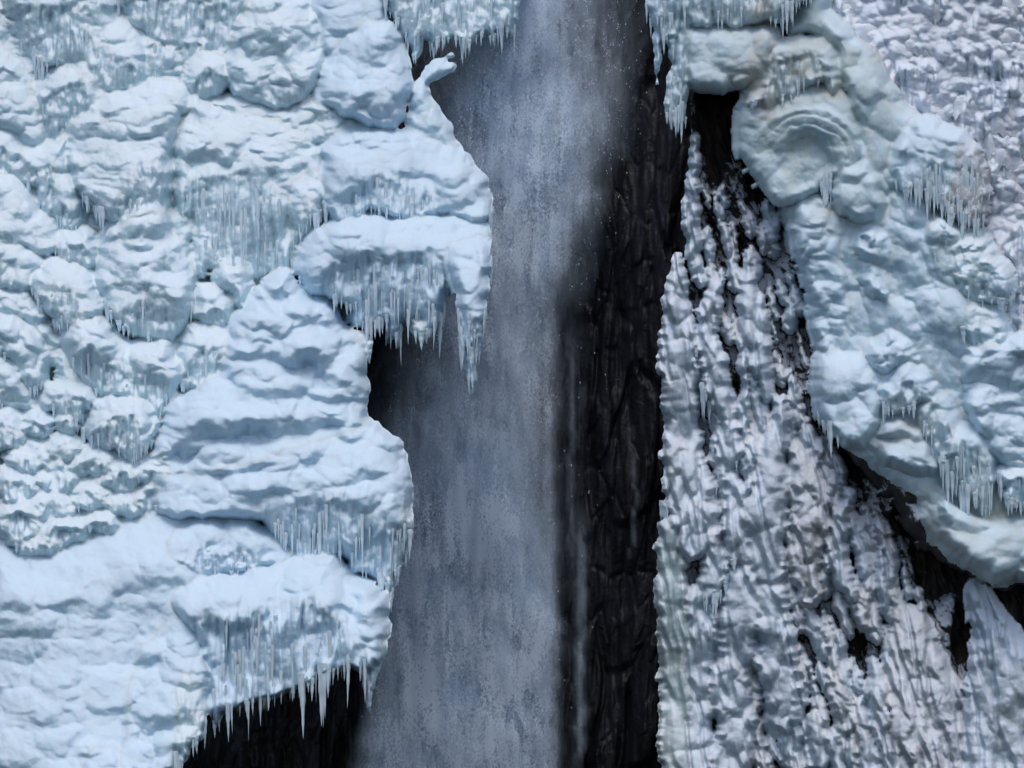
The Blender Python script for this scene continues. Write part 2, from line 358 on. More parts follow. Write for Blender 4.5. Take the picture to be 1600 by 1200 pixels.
    QUEUE.append(dict(name=name, label=label, cat=cat, group=group, mat=mat, parts=parts, cap=capname, i0=i0, j0=j0, ins=ins, live=live, yd=yd, coarse=coarse,
                      cur=curtain, db=db, d=d, qx=qx, qy=qy, ic=ic, icl=icl, icr=icr, front=front, frl=frl, tips=tips, sd=sd, thick=thick, base=False))
def base_skin(name, yf, mat, mask, attr=None):
    X, Y = np.meshgrid(GX, GY); yd = yf(X, Y); m = mask(X, Y)
    QUEUE.append(dict(name=name, base=True, mat=mat, i0=0, j0=0, ins=m, live=m, yd=yd, coarse=yd+.10, cur=np.zeros(X.shape), db=np.full(X.shape, 99.), d=np.full(X.shape, 99.),
                      qx=X, qy=Y, attr={k: f(X, Y) for k, f in attr.items()} if attr else None, thick=60))
def comps(lab):
    """connected pieces of equal value (4-neighbour), by joining row runs"""
    H, W = lab.shape; par = []
    def find(a):
        while par[a] != a: par[a] = par[par[a]]; a = par[a]
        return a
    rid = np.zeros(lab.shape, dtype=np.int64); prev = None
    for j in range(H):
        row = lab[j]; cut = np.concatenate([[0], np.nonzero(np.diff(row))[0]+1])
        st = np.zeros(W, dtype=np.int64); st[cut] = 1; ids = np.cumsum(st)-1+len(par); par.extend(range(len(par), len(par)+len(cut))); rid[j] = ids
        if prev is not None:
            same = np.nonzero(row == lab[j-1])[0]
            if len(same):
                pr = np.unique(np.stack([ids[same], rid[j-1][same]], 1), axis=0)
                for a, b in pr:
                    a, b = find(a), find(b)
                    if a != b: par[b] = a
        prev = row
    root = np.array([find(a) for a in range(len(par))]); return root[rid]
def keep_largest(lab, fixed=(-1,)):
    for _ in range(4):
        c = comps(lab); u, first, cnt = np.unique(c, return_index=True, return_counts=True)
        own = lab.ravel()[first]; best = {}
        for k, o, n in zip(range(len(u)), own, cnt):
            if o not in best or n > cnt[best[o]]: best[o] = k
        bad = np.array([k for k, o in enumerate(own) if best[o] != k and o not in fixed or (o in fixed and o >= 0 and cnt[k] < 14)], dtype=int)
        if not len(bad): break
        badm = np.isin(c, u[bad]); new = np.where(badm, -99, lab)
        for _k in range(400):
            if not (new == -99).any(): break
            for ax, sh in ((1, 1), (0, 1), (1, -1), (0, -1)):
                r = np.roll(new, sh, ax); new = np.where((new == -99) & (r != -99) & (r != -1), r, new)
        new = np.where(new == -99, lab, new); lab = new
    return lab
def flush(soft=5.0, smooth=2):
    """join the queued masses into one skin and cut it back into one object for each"""
    q = QUEUE[:]; QUEUE.clear()
    kk = soft*S; BIG = 1e3
    acc = np.zeros((NY, NX)); m0 = np.full((NY, NX), BIG); cm = np.full((NY, NX), BIG); own = np.full((NY, NX), -1); ok = np.zeros((NY, NX), bool)
    curt = np.zeros((NY, NX)); SX, SY = np.meshgrid(GX, GY); X0, Y0 = SX.copy(), SY.copy(); sdist = np.full((NY, NX), BIG)
    for t in q:
        sl = (slice(t['j0'], t['j0']+t['ins'].shape[0]), slice(t['i0'], t['i0']+t['ins'].shape[1])); t['sl'] = sl
        m0[sl] = np.where(t['live'], np.minimum(m0[sl], t['yd']), m0[sl]); ok[sl] |= t['ins']
    for n, t in enumerate(q):
        sl = t['sl']; acc[sl] += np.where(t['live'], np.exp(-np.clip((t['yd']-m0[sl])/kk, 0, 40)), 0)
        b = t['live'] & (t['coarse'] < cm[sl]); cm[sl] = np.where(b, t['coarse'], cm[sl]); own[sl] = np.where(b, n, own[sl]); curt[sl] = np.where(b, t['cur'], curt[sl])
        near = ~t['ins'] & (t['d'] < sdist[sl]); sdist[sl] = np.where(near, t['d'], sdist[sl]); SX[sl] = np.where(near, t['qx'], SX[sl]); SY[sl] = np.where(near, t['qy'], SY[sl])
    yd = m0-kk*np.log(np.maximum(acc, 1e-9)); own[~ok] = -1
    for _ in range(smooth):                     # the glaze rounds every edge off a little
        w0 = ok*1.; a_ = yd*w0*2; b_ = w0*2
        for ax, sh in ((0,1),(0,-1),(1,1),(1,-1)):
            r_ = np.roll(yd, sh, ax); w_ = np.roll(w0, sh, ax)*np.exp(-np.abs(r_-yd)/.25); w_ = np.where(w0 > 0, w_, 0); a_ += np.where(w_ > 0, r_*w_, 0); b_ += w_
        yd = np.where(ok, a_/np.maximum(b_, 1e-9), yd)
    own = keep_largest(own, (-1,)+tuple(n for n, t in enumerate(q) if t['base']))
    co = own[:-1, :-1].copy()                                   # owner of each cell: any corner inside
    for r in (own[:-1, 1:], own[1:, :-1], own[1:, 1:]): co = np.where(co < 0, r, co)
    usev = np.zeros((NY, NX), bool); c = co >= 0
    usev[:-1, :-1] |= c; usev[1:, :-1] |= c; usev[:-1, 1:] |= c; usev[1:, 1:] |= c
    outv = usev & ~ok & (sdist < 3.2)
    PX = np.where(outv, SX, X0); PY = np.where(outv, SY, Y0)
    # depth for the rim vertices that lie outside every mass: carry it over from the neighbours
    good = ok & (m0 < BIG/2); yy = np.where(good, yd, 0.); g = good.copy()
    for _ in range(2):
        num = np.zeros(yy.shape); den = np.zeros(yy.shape)
        for ax, sh in ((0,1),(0,-1),(1,1),(1,-1)):
            num += np.roll(yy*g, sh, ax); den += np.roll(g*1., sh, ax)
        fill = ~g & (den > 0); yy = np.where(fill, num/np.maximum(den, 1), yy); g |= fill
    yd = yy
    V0 = world(PX, PY, yd).reshape(-1, 3)
    idx = np.arange(NX*NY).reshape(NY, NX)
    F0 = np.stack([idx[:-1, :-1], idx[1:, :-1], idx[1:, 1:], idx[:-1, 1:]], -1)
    Fu = F0[c]; p = V0[Fu]; fn = np.cross(p[:, 2]-p[:, 0], p[:, 3]-p[:, 1]); N0 = np.zeros(V0.shape)
    for k in range(4):
        for ax in range(3): N0[:, ax] += np.bincount(Fu[:, k], weights=fn[:, ax], minlength=len(V0))
    N0 /= np.maximum(np.linalg.norm(N0, axis=1, keepdims=True), 1e-12)
    part = np.where(co >= 0, co*2+(curt[:-1, :-1] > .5), -1)
    for n, t in enumerate(q):
        if t['base'] or not t['parts']: part[co == n] = n*2
    # tidy the border between cap and curtain so that each is one piece
    pc = comps(part); u, inv, cnt = np.unique(pc, return_inverse=True, return_counts=True); first = {}
    inv = inv.reshape(pc.shape); own_of = np.zeros(len(u), dtype=np.int64); own_of[inv.ravel()] = part.ravel()
    best = {}
    for k, o in enumerate(own_of):
        if o not in best or cnt[k] > cnt[best[o]]: best[o] = k
    flip = np.array([o >= 0 and best[o] != k for k, o in enumerate(own_of)]); part = np.where(flip[inv], part ^ 1, part)
    X, Y = X0, Y0
    for n, t in enumerate(q):
        mine = co == n; cnt_ = int(mine.sum())
        if cnt_ < 12: print('LOST', t['name'], t.get('label')); continue
        F = F0[mine]; pt = part[mine] & 1
        E = np.concatenate([F[:, [0, 1]], F[:, [1, 2]], F[:, [2, 3]], F[:, [3, 0]]]); ep = np.concatenate([pt]*4)
        key = E[:, 0]*(NX*NY)+E[:, 1]; rk = E[:, 1]*(NX*NY)+E[:, 0]; bm = ~np.isin(key, rk); bd = E[bm]; bp_ = ep[bm]
        bv = np.unique(bd); mp = np.zeros(NX*NY, dtype=np.int64); uv = np.unique(F); mp[uv] = np.arange(len(uv))
        m2 = np.zeros(NX*NY, dtype=np.int64); m2[bv] = len(uv)+np.arange(len(bv))
        ys = yd.ravel(); yb = ys[bv]+t['thick']*S
        VB = world(PX.ravel()[bv], PY.ravel()[bv], .5*yb+.5*(np.median(ys[bv])+t['thick']*S)+.3)
        V = np.concatenate([V0[uv], VB]); N = np.concatenate([N0[uv], N0[bv]*[1, .15, 1]+[0, 1e-4, 0]]); N /= np.linalg.norm(N, axis=1, keepdims=True)
        FA = np.concatenate([mp[F], np.stack([mp[bd[:, 1]], mp[bd[:, 0]], m2[bd[:, 0]], m2[bd[:, 1]]], 1)]); fp = np.concatenate([pt, bp_])
        org = np.array(V0[uv].mean(0)); org[2] = V0[uv][:, 2].min()
        if t['base']:
            at = {k: np.concatenate([v.ravel()[uv], v.ravel()[bv]]) for k, v in t['attr'].items()} if t['attr'] else None
            o = link(t['name'], mesh_from(t['name'], V, FA, t['mat'], N, at)); tag(o, kind='structure'); continue
        frac = pt.mean(); rnd = random.Random(t['sd'])
        if not (t['parts'] and (.12 < frac < .95 or t['ic'] or t['front'])):
            root = link(t['name'], submesh(V, FA, np.ones(len(FA), bool), N, t['name'], t['mat'], org)); root.location = tuple(org); tag(root, t['label'], t['cat'], t['group']); continue
        root = bpy.data.objects.new(t['name'], None); COL.objects.link(root); root.location = tuple(org); root.empty_display_size = .3
        tag(root, t['label'], t['cat'], t['group'])
        if .04 < frac < .97:
            link(t['cap'], submesh(V, FA, fp == 0, N, t['cap'], t['mat'], org), root); link('ice_curtain', submesh(V, FA, fp == 1, N, 'ice_curtain', t['mat'], org), root)
        else: link('ice_body', submesh(V, FA, np.ones(len(FA), bool), N, 'ice_body', t['mat'], org), root)
        # icicles on the lower lip, where the mass ends over a gap or over something further back
        sl = t['sl']; sub = (own[sl] == n) & t['ins']; db = t['db']; cand = []
        for i in range(sub.shape[1]):
            r = np.nonzero(sub[:, i])[0]
            if not len(r): continue
            j = r[-1]; gj, gi = j+t['j0'], i+t['i0']; x_, y_ = X[gj, gi], Y[gj, gi]
            if db[j, i] > 7 or y_ > 1215: continue
            g2 = min(gj+5, NY-1)
            if own[g2, gi] >= 0 and yd[g2, gi] < yd[gj, gi]+.10: continue
            if t['tips'] and not any(a <= x_ <= b for a, b in t['tips']): continue
            cand.append((x_, y_, gj, gi))
        for _ in range(min(int(t['ic']*1.7), 98-int(t['front']*.5)) if cand else 0):
            px, py, gj, gi = rnd.choice(cand)
            cl_ = float(ss(-.4, .45, noise(np.array(px/17.), np.array(py/60.), t['sd']+31)))
            if rnd.random() > .3+.7*cl_: continue
            icl = t['icl']; L_ = icl[0]*.8+(icl[1]*1.3-icl[0]*.8)*(rnd.random()**1.8)*(.25+.75*cl_)
            up = min(18, L_*.35)+4; j = max(gj-int(up/STEP), 0)
            icicle(px, py-up, min(yd[j, gi], yd[gj, gi]+.1)+.03, L_+up, rnd.uniform(*t['icr'])*(.7+.6*L_/icl[1]), root, org, rnd)
        zone = np.argwhere(sub & (t['cur'] > .6) & (db > 6) & (t['d'] > 3))
        for _ in range(int(t['front']*.5) if len(zone) else 0):
            j, i = zone[rnd.randrange(len(zone))]; L_ = min(rnd.uniform(*t['frl']), db[j, i]+10); gj, gi = j+t['j0'], i+t['i0']
            ye = float(yd[gj:min(gj+int(L_/STEP), NY-1)+1, gi][own[gj:min(gj+int(L_/STEP), NY-1)+1, gi] == n].min())
            icicle(X[gj, gi], Y[gj, gi], min(yd[gj, gi], ye+.12)+.035, max(L_, 8), rnd.uniform(1.4, 3.4), root, org, rnd)
def tube_poly(path, ws, sd=0):
    """outline around a path with widths: for hanging columns"""
    P = crom_open(path, 5); Wd = np.interp(np.linspace(0, len(path)-1, len(P)), range(len(path)), ws)
    T = np.gradient(P, axis=0); T /= np.linalg.norm(T, axis=1, keepdims=True); N = np.stack([-T[:, 1], T[:, 0]], 1)
    s = np.arange(len(P))*1.0
    wob = 1.15+.4*noise(s/4+sd, s*0+sd*.37, sd); wob2 = 1.15+.4*noise(s/4+sd+50, s*0+sd*.37, sd+9)
    L_ = P+N*(Wd*wob)[:, None]; R_ = P-N*(Wd*wob2)[:, None]
    return np.concatenate([L_, [P[-1]+T[-1]*Wd[-1]*.8], R_[::-1], [P[0]-T[0]*Wd[0]*.8]])
def crom_open(pts, n):
    P = np.array(pts, float); P = np.vstack([2*P[0]-P[1], P, 2*P[-1]-P[-2]]); out = []
    for i in range(1, len(P)-2):
        a, b, c, d = P[i-1:i+3]
        for k in range(n):
            t = k/n; out.append(.5*((2*b)+(-a+c)*t+(2*a-5*b+4*c-d)*t*t+(-a+3*b-3*c+d)*t**3))
    out.append(P[-2]); return np.array(out)

# ---------------------------------------------------------------- the setting
def sheet(name, x0, x1, y0, y1, step, yf, mat, mask=None, attr=None, stepy=None, kind='structure', label=None, cat=None):
    gx = np.arange(x0, x1+step, step); gy = np.arange(y0, y1+(stepy or step), stepy or step)
    X, Y = np.meshgrid(gx, gy); yd = yf(X, Y)
    V = world(X, Y, yd).reshape(-1, 3); idx = np.arange(X.size).reshape(X.shape)
    F = np.stack([idx[:-1, :-1], idx[1:, :-1], idx[1:, 1:], idx[:-1, 1:]], -1).reshape(-1, 4)
    if mask is not None:
        m = mask(X, Y).ravel(); F = F[m[F].all(1)]
    at = {k: f(X, Y).ravel() for k, f in attr.items()} if attr else None
    o = link(name, mesh_from(name, V, F, mat, None, at)); tag(o, label, cat, kind=kind); return o
def rock_depth(X, Y):
    # tall broken slabs: flat-faced columns of different depth, split by upright cracks
    wx = X+6*fbm(X/60, Y/160, 3, 2)+.12*Y; wy = Y+20*fbm(X/80, Y/160, 4, 2)
    f1, f2, r = worley(wx/58, wy/190, 21); g1, g2, q = worley(wx/24, wy/80, 22); k1, k2, kq = worley(wx/10, wy/26, 23)
    h = 22*r*ss(0, .22, f2-f1)+34*fbm(X/70, Y/330, 28, 2)+13*noise(X/17, Y/150, 29)+7*q*ss(0, .2, g2-g1)+3*kq+4*noise(X/7, Y/46, 27)
    h = h+(X % 1)*0
    return 9.0-h*S-2.5*ss(900, 1060, X)
sheet('cliff', 150, 1130, -60, 1260, 2, rock_depth, M_rock)
# rime-covered rock face to the right of the falls
BARE = [(1125, 200, 38, 80, .7), (1178, 280, 14, 50, .5), (1120, 330, 28, 50, .12), (1160, 370, 30, 60, .12), (1318, 690, 16, 45, .5), (1345, 735, 20, 30, .5), (1405, 820, 18, 34, .5),
        (1476, 905, 30, 26, 1.0), (1503, 985, 13, 50, .9), (1592, 940, 40, 36, 1.1), (1345, 930, 30, 45, .25), (1345, 1000, 16, 40, .5),
        (1130, 890, 8, 40, .8), (1105, 1110, 8, 40, .6), (1290, 800, 14, 50, .4), (1440, 930, 40, 60, .2), (1450, 865, 26, 26, .4), (1350, 860, 40, 50, .18), (1060, 440, 6, 20, .4)]
def frost(X, Y):
    f = .56+.16*fbm((X-.3*Y)/20, Y/90, 31, 3)
    for (a, b, c, d, s) in BARE:
        q = ((X-a)/c)**2+((Y-b)/d)**2; f = f-s*np.exp(-q*1.2)
    return f
def frock_depth(X, Y):
    # streaks running down and a little to the right
    u = X-.30*Y; wx = u+7*fbm(X/30, Y/60, 33, 2); wy = Y
    fr = ss(.2, .5, frost(X, Y))
    h = (22*drapes(wx, wy, 24, 95, 34)+12*drapes(wx, wy, 12, 40, 35)+5*drapes(wx, wy, 6, 15, 40)+2*drapes(u, Y, 4, 7, 37))*(.4+.6*fr)
    g1, g2, q = worley(wx/22, Y/50, 38); h = h+(1-fr)*(14*q*ss(0, .4, g2-g1)-16+9*fbm(u/16, Y/50, 44, 4))+2.4*fbm(u/10, Y/40, 39, 3)
    return depth_wall(X, Y)+.95-h*S
def ucas(X, Y):
    wx = X-.15*Y+5*fbm(X/40, Y/40, 51, 2); wy = Y+5*fbm(X/40, Y/40, 52, 2); z = ss(-.1, .3, fbm(X/60, Y/90, 57, 2))
    return depth_right(X, Y)+.85-S*(17*drapes(wx, wy, 34, 44, 53)+17*drapes(wx, wy, 17, 21, 54)+5*drapes(wx, wy, 9, 9, 55)+z*34*fringe(X, Y, 13, 46, 58))

def side_wall(X, Y):  # the gorge's right wall runs back into the dark from the ice's edge
    return X*0
# left slope of lumpy ice that the mounds sit on
LB = crom([(-40, -40), (560, -40), (600, 60), (640, 130), (610, 190), (700, 240), (745, 330), (735, 420), (560, 450), (560, 560), (570, 650), (610, 700), (620, 800), (590, 900), (560, 960), (540, 1010), (430, 1050), (300, 1090), (235, 1240), (-40, 1240)])
def left_base(X, Y):
    wx = X+10*fbm(X/50, Y/50, 41, 2); wy = Y+8*fbm(X/50, Y/50, 42, 2)
    h = 20*drapes(wx, wy, 56, 40, 43)+11*drapes(wx, wy, 26, 20, 44)+4*drapes(wx, wy, 11, 9, 45)+1.5*fbm(X/12, Y/10, 46, 3)
    return depth_left(X, Y)+.35-2.3*np.clip((Y+30)/1000, 0, 1)-h*S


# ---------------------------------------------------------------- falling water
DX = [550, 600, 650, 700, 750, 800, 850, 880, 900, 950, 1000, 1050]
DY = list(range(0, 1300, 100))
DM = np.array([
 [.2,.2,.25,.35,.52,.68,.58,.42,.32,.20,.14,.05],
 [.1,.1,.2,.32,.50,.64,.52,.44,.40,.28,.12,.0],
 [.1,.1,.2,.40,.64,.68,.62,.58,.54,.30,.08,.0],
 [.3,.3,.3,.48,.66,.66,.66,.62,.46,.10,.01,.0],
 [.3,.4,.5,.58,.62,.66,.60,.40,.22,.05,.0,.0],
 [.05,.10,.30,.50,.60,.62,.42,.10,.12,.06,.0,.0],
 [.05,.16,.36,.58,.62,.62,0.39,.10,.12,.06,.0,.0],
 [.1,.25,.54,.68,.72,.68,0.37,.10,.12,.05,.0,.0],
 [.3,.45,.64,.70,.72,.66,0.41,.10,.12,.04,.0,.0],
 [.3,.52,.66,.70,.72,.72,0.55,.10,.12,.03,.0,.0],
 [.02,.50,.68,.72,.76,.76,0.7,.08,.12,.02,.0,.0],
 [.05,.60,.70,.74,.78,.78,0.7,.08,.12,.02,.0,.0],
 [.22,.64,.72,.76,.80,.80,0.7,.08,.12,.02,.0,.0]])
def dens(X, Y):
    xi = np.clip(np.interp(X, DX, range(len(DX))), 0, len(DX)-1.001); yi = np.clip(Y/100, 0, len(DY)-1.001)
    a = np.floor(xi).astype(int); b = np.floor(yi).astype(int); u = xi-a; v = yi-b; v = v*v*(3-2*v)
    return (DM[b, a]*(1-u)+DM[b, a+1]*u)*(1-v)+(DM[b+1, a]*(1-u)+DM[b+1, a+1]*u)*v
def mat_water(name, sd, k, sharp):
    m = bpy.data.materials.new(name); m.use_nodes = True; nt = m.node_tree; L = nt.links.new
    nt.nodes.remove(nt.nodes['Principled BSDF']); out = nt.nodes['Material Output']
    df = nd(nt, 'ShaderNodeBsdfDiffuse'); df.inputs[0].default_value = (.76,.88,1.0,1)
    tl = nd(nt, 'ShaderNodeBsdfTranslucent'); tl.inputs[0].default_value = (.76,.88,1.0,1)
    ms = nd(nt, 'ShaderNodeMixShader'); ms.inputs[0].default_value = .3; L(df.outputs[0], ms.inputs[1]); L(tl.outputs[0], ms.inputs[2])
    tr = nd(nt, 'ShaderNodeBsdfTransparent'); mx = nd(nt, 'ShaderNodeMixShader'); L(tr.outputs[0], mx.inputs[1]); L(ms.outputs[0], mx.inputs[2]); L(mx.outputs[0], out.inputs[0])
    tc = nd(nt, 'ShaderNodeTexCoord'); at = nd(nt, 'ShaderNodeAttribute'); at.attribute_name = 'veil'
    def nz(sc, scale, det, ro, dist, off):
        mp = nd(nt, 'ShaderNodeMapping'); mp.inputs['Scale'].default_value = sc; mp.inputs['Location'].default_value = (off, off*.7, off*1.3); L(tc.outputs['Object'], mp.inputs[0])
        n = nd(nt, 'ShaderNodeTexNoise'); n.inputs['Scale'].default_value = scale; n.inputs['Detail'].default_value = det; n.inputs['Roughness'].default_value = ro; n.inputs['Distortion'].default_value = dist
        L(mp.outputs[0], n.inputs['Vector']); return n.outputs['Fac']
    cloud = nz((1,1,.6), .55, 9, .62, .5, sd*3.1)      # billowing spray
    strk = nz((3.2,3.2,.35), 1.0, 8, .65, .2, sd*5.3)  # falling strands
    grain = nz((1,1,.7), 11, 3, .75, 0, sd*7.7)        # torn drops
    def mad(a, k, b):
        n = nd(nt, 'ShaderNodeMath', operation='MULTIPLY_ADD'); L(a, n.inputs[0]); n.inputs[1].default_value = k
        if isinstance(b, float): n.inputs[2].default_value = b
        else: L(b, n.inputs[2])
        return n.outputs[0]
    s = mad(cloud, 2.8, -1.4); s = mad(strk, 1.7, s); s = mad(grain, 1.5*sharp, s)   # about .45+.57*sharp at rest
    s = mad(s, 1.8, (-.85-.75*sharp)*1.8)
    a = mad(at.outputs['Fac'], k, 0.0); 
    mul = nd(nt, 'ShaderNodeMath', operation='MULTIPLY_ADD'); L(s, mul.inputs[0]); L(at.outputs['Fac'], mul.inputs[1]); mul.inputs[1].default_value = 1; L(a, mul.inputs[2])
    cl = nd(nt, 'ShaderNodeClamp'); L(mul.outputs[0], cl.inputs[0]); cl.inputs[2].default_value = .95
    L(cl.outputs[0], mx.inputs[0])
    return m
wr = bpy.data.objects.new('waterfall', None); COL.objects.link(wr); wr.location = tuple(world(np.array(740.), np.array(1200.), 6.0)); tag(wr, kind='structure')
for i in range(6):
    yb = 7.2-i*.55; sd = i+1
    def wf(X, Y, yb=yb, sd=sd): return yb-.35*fbm(X/60, Y/260, 60+sd, 3)-.12*noise(X/14, Y/90, 80+sd)-.0009*(Y)
    def da(X, Y, sd=sd):
        e = 12*fbm(X*0+sd*9.1, Y/70, 90+sd, 3)
        d = 2.1*dens(X+e, Y)**2.4*(.6+.8*ss(-.5, .5, fbm(X/45, Y/110, 95+sd, 3)))
        d = d+.14*np.exp(-((X-856-5*noise(Y/90, Y*0, 3))/6)**2)*ss(420, 560, Y)
        for (x0, wd, a, ya, yb2) in ((908, 6, .10, 780, 1180), (893, 3.5, .05, 480, 900), (905, 3, .10, 960, 1220), (990, 2.5, .05, 640, 900)):
            d = d+a*np.exp(-((X-x0-7*fbm(Y/50, Y*0+x0, 7, 3))/wd)**2)*ss(ya, ya+90, Y)*(1-ss(yb2-60, yb2, Y))
        d = d*ss(550, 592, X+9*fbm(Y/40, X*0+sd, 99, 3)+.22*np.maximum(Y-1100, 0))
        return np.clip(d, 0, 1)
    gx = np.arange(540, 1066, 6.); gy = np.arange(-50, 1256, 6.); X, Y = np.meshgrid(gx, gy)
    V = world(X, Y, wf(X, Y)).reshape(-1, 3)-np.array(wr.location); idx = np.arange(X.size).reshape(X.shape)
    F = np.stack([idx[:-1,:-1], idx[1:,:-1], idx[1:,1:], idx[:-1,1:]], -1).reshape(-1, 4); dd = da(X, Y).ravel(); F = F[dd[F].max(1) > .012]
    link('water_veil', mesh_from('water_veil', V, F, mat_water('water_veil_%d' % i, sd, .74, 1.7 if i > 3 else .7), None, {'veil': dd}), wr)
# loose drops thrown off the falls
def drops(n):
    R = np.random.default_rng(12); x = R.uniform(560, 1060, n*4); y = R.uniform(-20, 1220, n*4)
    p = dens(x, y)**2.2*1.6+.5*np.exp(-((x-880)/50)**2)*np.exp(-((y-170)/190)**2)+.25*np.exp(-((x-930)/60)**2)*np.exp(-((y-80)/120)**2)
    p = p*ss(-.1, .6, fbm(x/16, y/24, 77, 4)); k = R.random(n*4) < p*.9; x = x[k][:n]; y = y[k][:n]; m = len(x)
    c = world(x, y, 7.0-R.random(m)*4.2); r = (.007+.021*R.random(m)**3)[:, None, None]
    o = np.array([(1,0,0),(-1,0,0),(0,1,0),(0,-1,0),(0,0,1.7),(0,0,-1.7)])[None]
    V = (c[:, None]+o*r).reshape(-1, 3); f = np.array([(0,2,4),(2,1,4),(1,3,4),(3,0,4),(2,0,5),(1,2,5),(3,1,5),(0,3,5)])
    F = (f[None]+6*np.arange(m)[:, None, None]).reshape(-1, 3)
    mt = bpy.data.materials.new('water_drop'); mt.use_nodes = True; b = mt.node_tree.nodes['Principled BSDF']; b.inputs['Base Color'].default_value = (.75,.8,.9,1); b.inputs['Roughness'].default_value = .3
    ob = link('spray', mesh_from('spray', V, F, mt)); tag(ob, 'fine spray of loose drops thrown off the falling water', 'spray', kind='stuff')
drops(70000)
# ---------------------------------------------------------------- THINGS
def mound(label, pts, **k):
    return ice(k.pop('name', 'ice_mound'), label, k.pop('cat', 'ice mound'), pts, **k)
base_skin('ice_slope', left_base, M_ice, lambda X, Y: inside(X, Y, LB))
# ---- left side, top rows
mound('rounded snow-topped ice mound at the top left, icicles on its right flank',
      [(20,-30),(165,-30),(178,20),(200,42),(222,58),(228,95),(220,135),(185,145),(150,140),(110,110),(60,100),(30,60)], P=40, Rs=40, cap=45, off=.2, ic=10, front=16, led=(22,6), lean=.2)
mound('frosted ledge with icicles under the top edge, right of the top left mound',
      [(170,-30),(330,-30),(325,40),(312,60),(290,75),(240,60),(205,35)], P=26, Rs=20, cap=30, ic=8, front=10)
mound('curtained blue grey ice wall in the gully right of the top left mound',
      [(225,55),(260,58),(318,55),(330,80),(300,95),(265,110),(250,130),(225,135),(220,90)], P=20, cap=14, ic=10, front=16, off=-.1)
mound('snow-capped ice mound with a dark cleft at its lower left foot',
      [(92,100),(140,98),(168,125),(182,150),(150,172),(120,200),(105,214),(84,222),(68,205),(62,160),(70,122)], P=38, cap=32, off=.5, ic=8, front=10, Rs=22)
mound('knobbly ice mound cut by the left edge, above the small left cap',
      [(-30,85),(30,98),(48,140),(66,170),(76,200),(62,232),(38,225),(10,200),(-30,195)], P=34, cap=60, off=.4, K=(15,12,7), front=5)
mound('small smooth snow cap at the left edge beside the big arch',
      [(-30,200),(0,200),(25,210),(40,240),(28,262),(8,276),(-30,278)], P=34, cap=28, off=.9, K=None, ic=4)
mound('low lumpy mound touching the top edge left of the blue dome',
      [(315,-30),(420,-30),(440,20),(400,50),(370,70),(345,90),(318,70),(322,30)], P=24, cap=40, K=(14,12,7), off=.1)
mound('angular block of frosted ice perched above the big arch',
      [(290,110),(318,88),(345,92),(368,118),(352,140),(325,156),(300,148),(288,130)], P=30, Rt=20, cap=20, off=1.0, K=(10,12,4), rough=3)
mound('large rippled ice dome left of the tall pale one near the top',
      [(350,85),(375,20),(420,-10),(465,-5),(500,30),(512,70),(505,110),(490,150),(450,170),(400,165),(365,150),(345,120)], P=55, Rt=60, Rs=40, cap=95, off=.5, led=(20,7), K=(16,11,7), lobes=[(430,55,55,45,22),(400,120,50,35,18),(465,110,40,40,18)])
mound('smooth pale dome at the top edge left of the hanging fringe',
      [(495,-30),(605,-30),(608,30),(600,58),(570,75),(535,85),(510,90),(490,40)], P=34, cap=90, off=.4, K=(30,24,5), mat=M_soft)
mound('tall pale egg-shaped ice dome beside the dark hole near the top',
      [(485,155),(500,110),(525,70),(560,42),(590,32),(620,42),(636,75),(645,120),(640,150),(630,190),(605,205),(560,190),(520,175)], P=62, Rt=70, Rs=34, Rb=14, cap=110, off=1.0, led=(26,6), K=(20,17,8), mat=M_soft, lobes=[(590,75,34,32,16),(600,130,35,42,18),(550,145,46,34,16)])
mound('fringed ice curtain hanging from the top edge beside the falls',
      [(602,-30),(815,-30),(812,10),(806,45),(800,60),(785,48),(770,60),(755,52),(735,72),(715,62),(690,64),(678,80),(664,66),(650,90),(640,75),(622,40)], name='ice_curtain_mass', cat='ice curtain', P=34, Rt=20, Rs=16, cap=8, off=1.6, ic=55, icl=(10,34), front=70, frl=(20,60), K=(24,20,4), rough=3.5, thick=70, ridge=(5,34,6))
mound('thin white crest of ice like a finger pointing right across the dark hole',
      [(632,195),(640,165),(642,140),(655,118),(670,100),(690,88),(705,82),(710,90),(700,94),(715,98),(712,108),(690,122),(672,130),(676,148),(690,170),(700,190),(690,215),(650,215)], name='ice_crest', cat='ice crest', P=24, Rt=14, Rs=10, cap=None, off=1.3, K=(9,9,4), rough=2.5, thick=30, mat=M_soft)
mound('small triangular snow slope below the thin crest, against the dark falls',
      [(620,215),(648,190),(675,160),(690,175),(705,200),(722,232),(724,255),(690,265),(640,250)], P=26, Rt=26, Rs=12, cap=None, off=1.5, K=(12,9,3), mat=M_soft, thick=50)
mound('rubble of small ice lumps between the rippled dome and the pale egg dome',
      [(330,160),(380,150),(440,165),(500,150),(560,185),(625,200),(640,222),(600,235),(540,225),(480,225),(430,200),(370,185)], P=30, Rt=20, cap=None, off=1.0, K=(16,12,9), K2=(8,6,4))
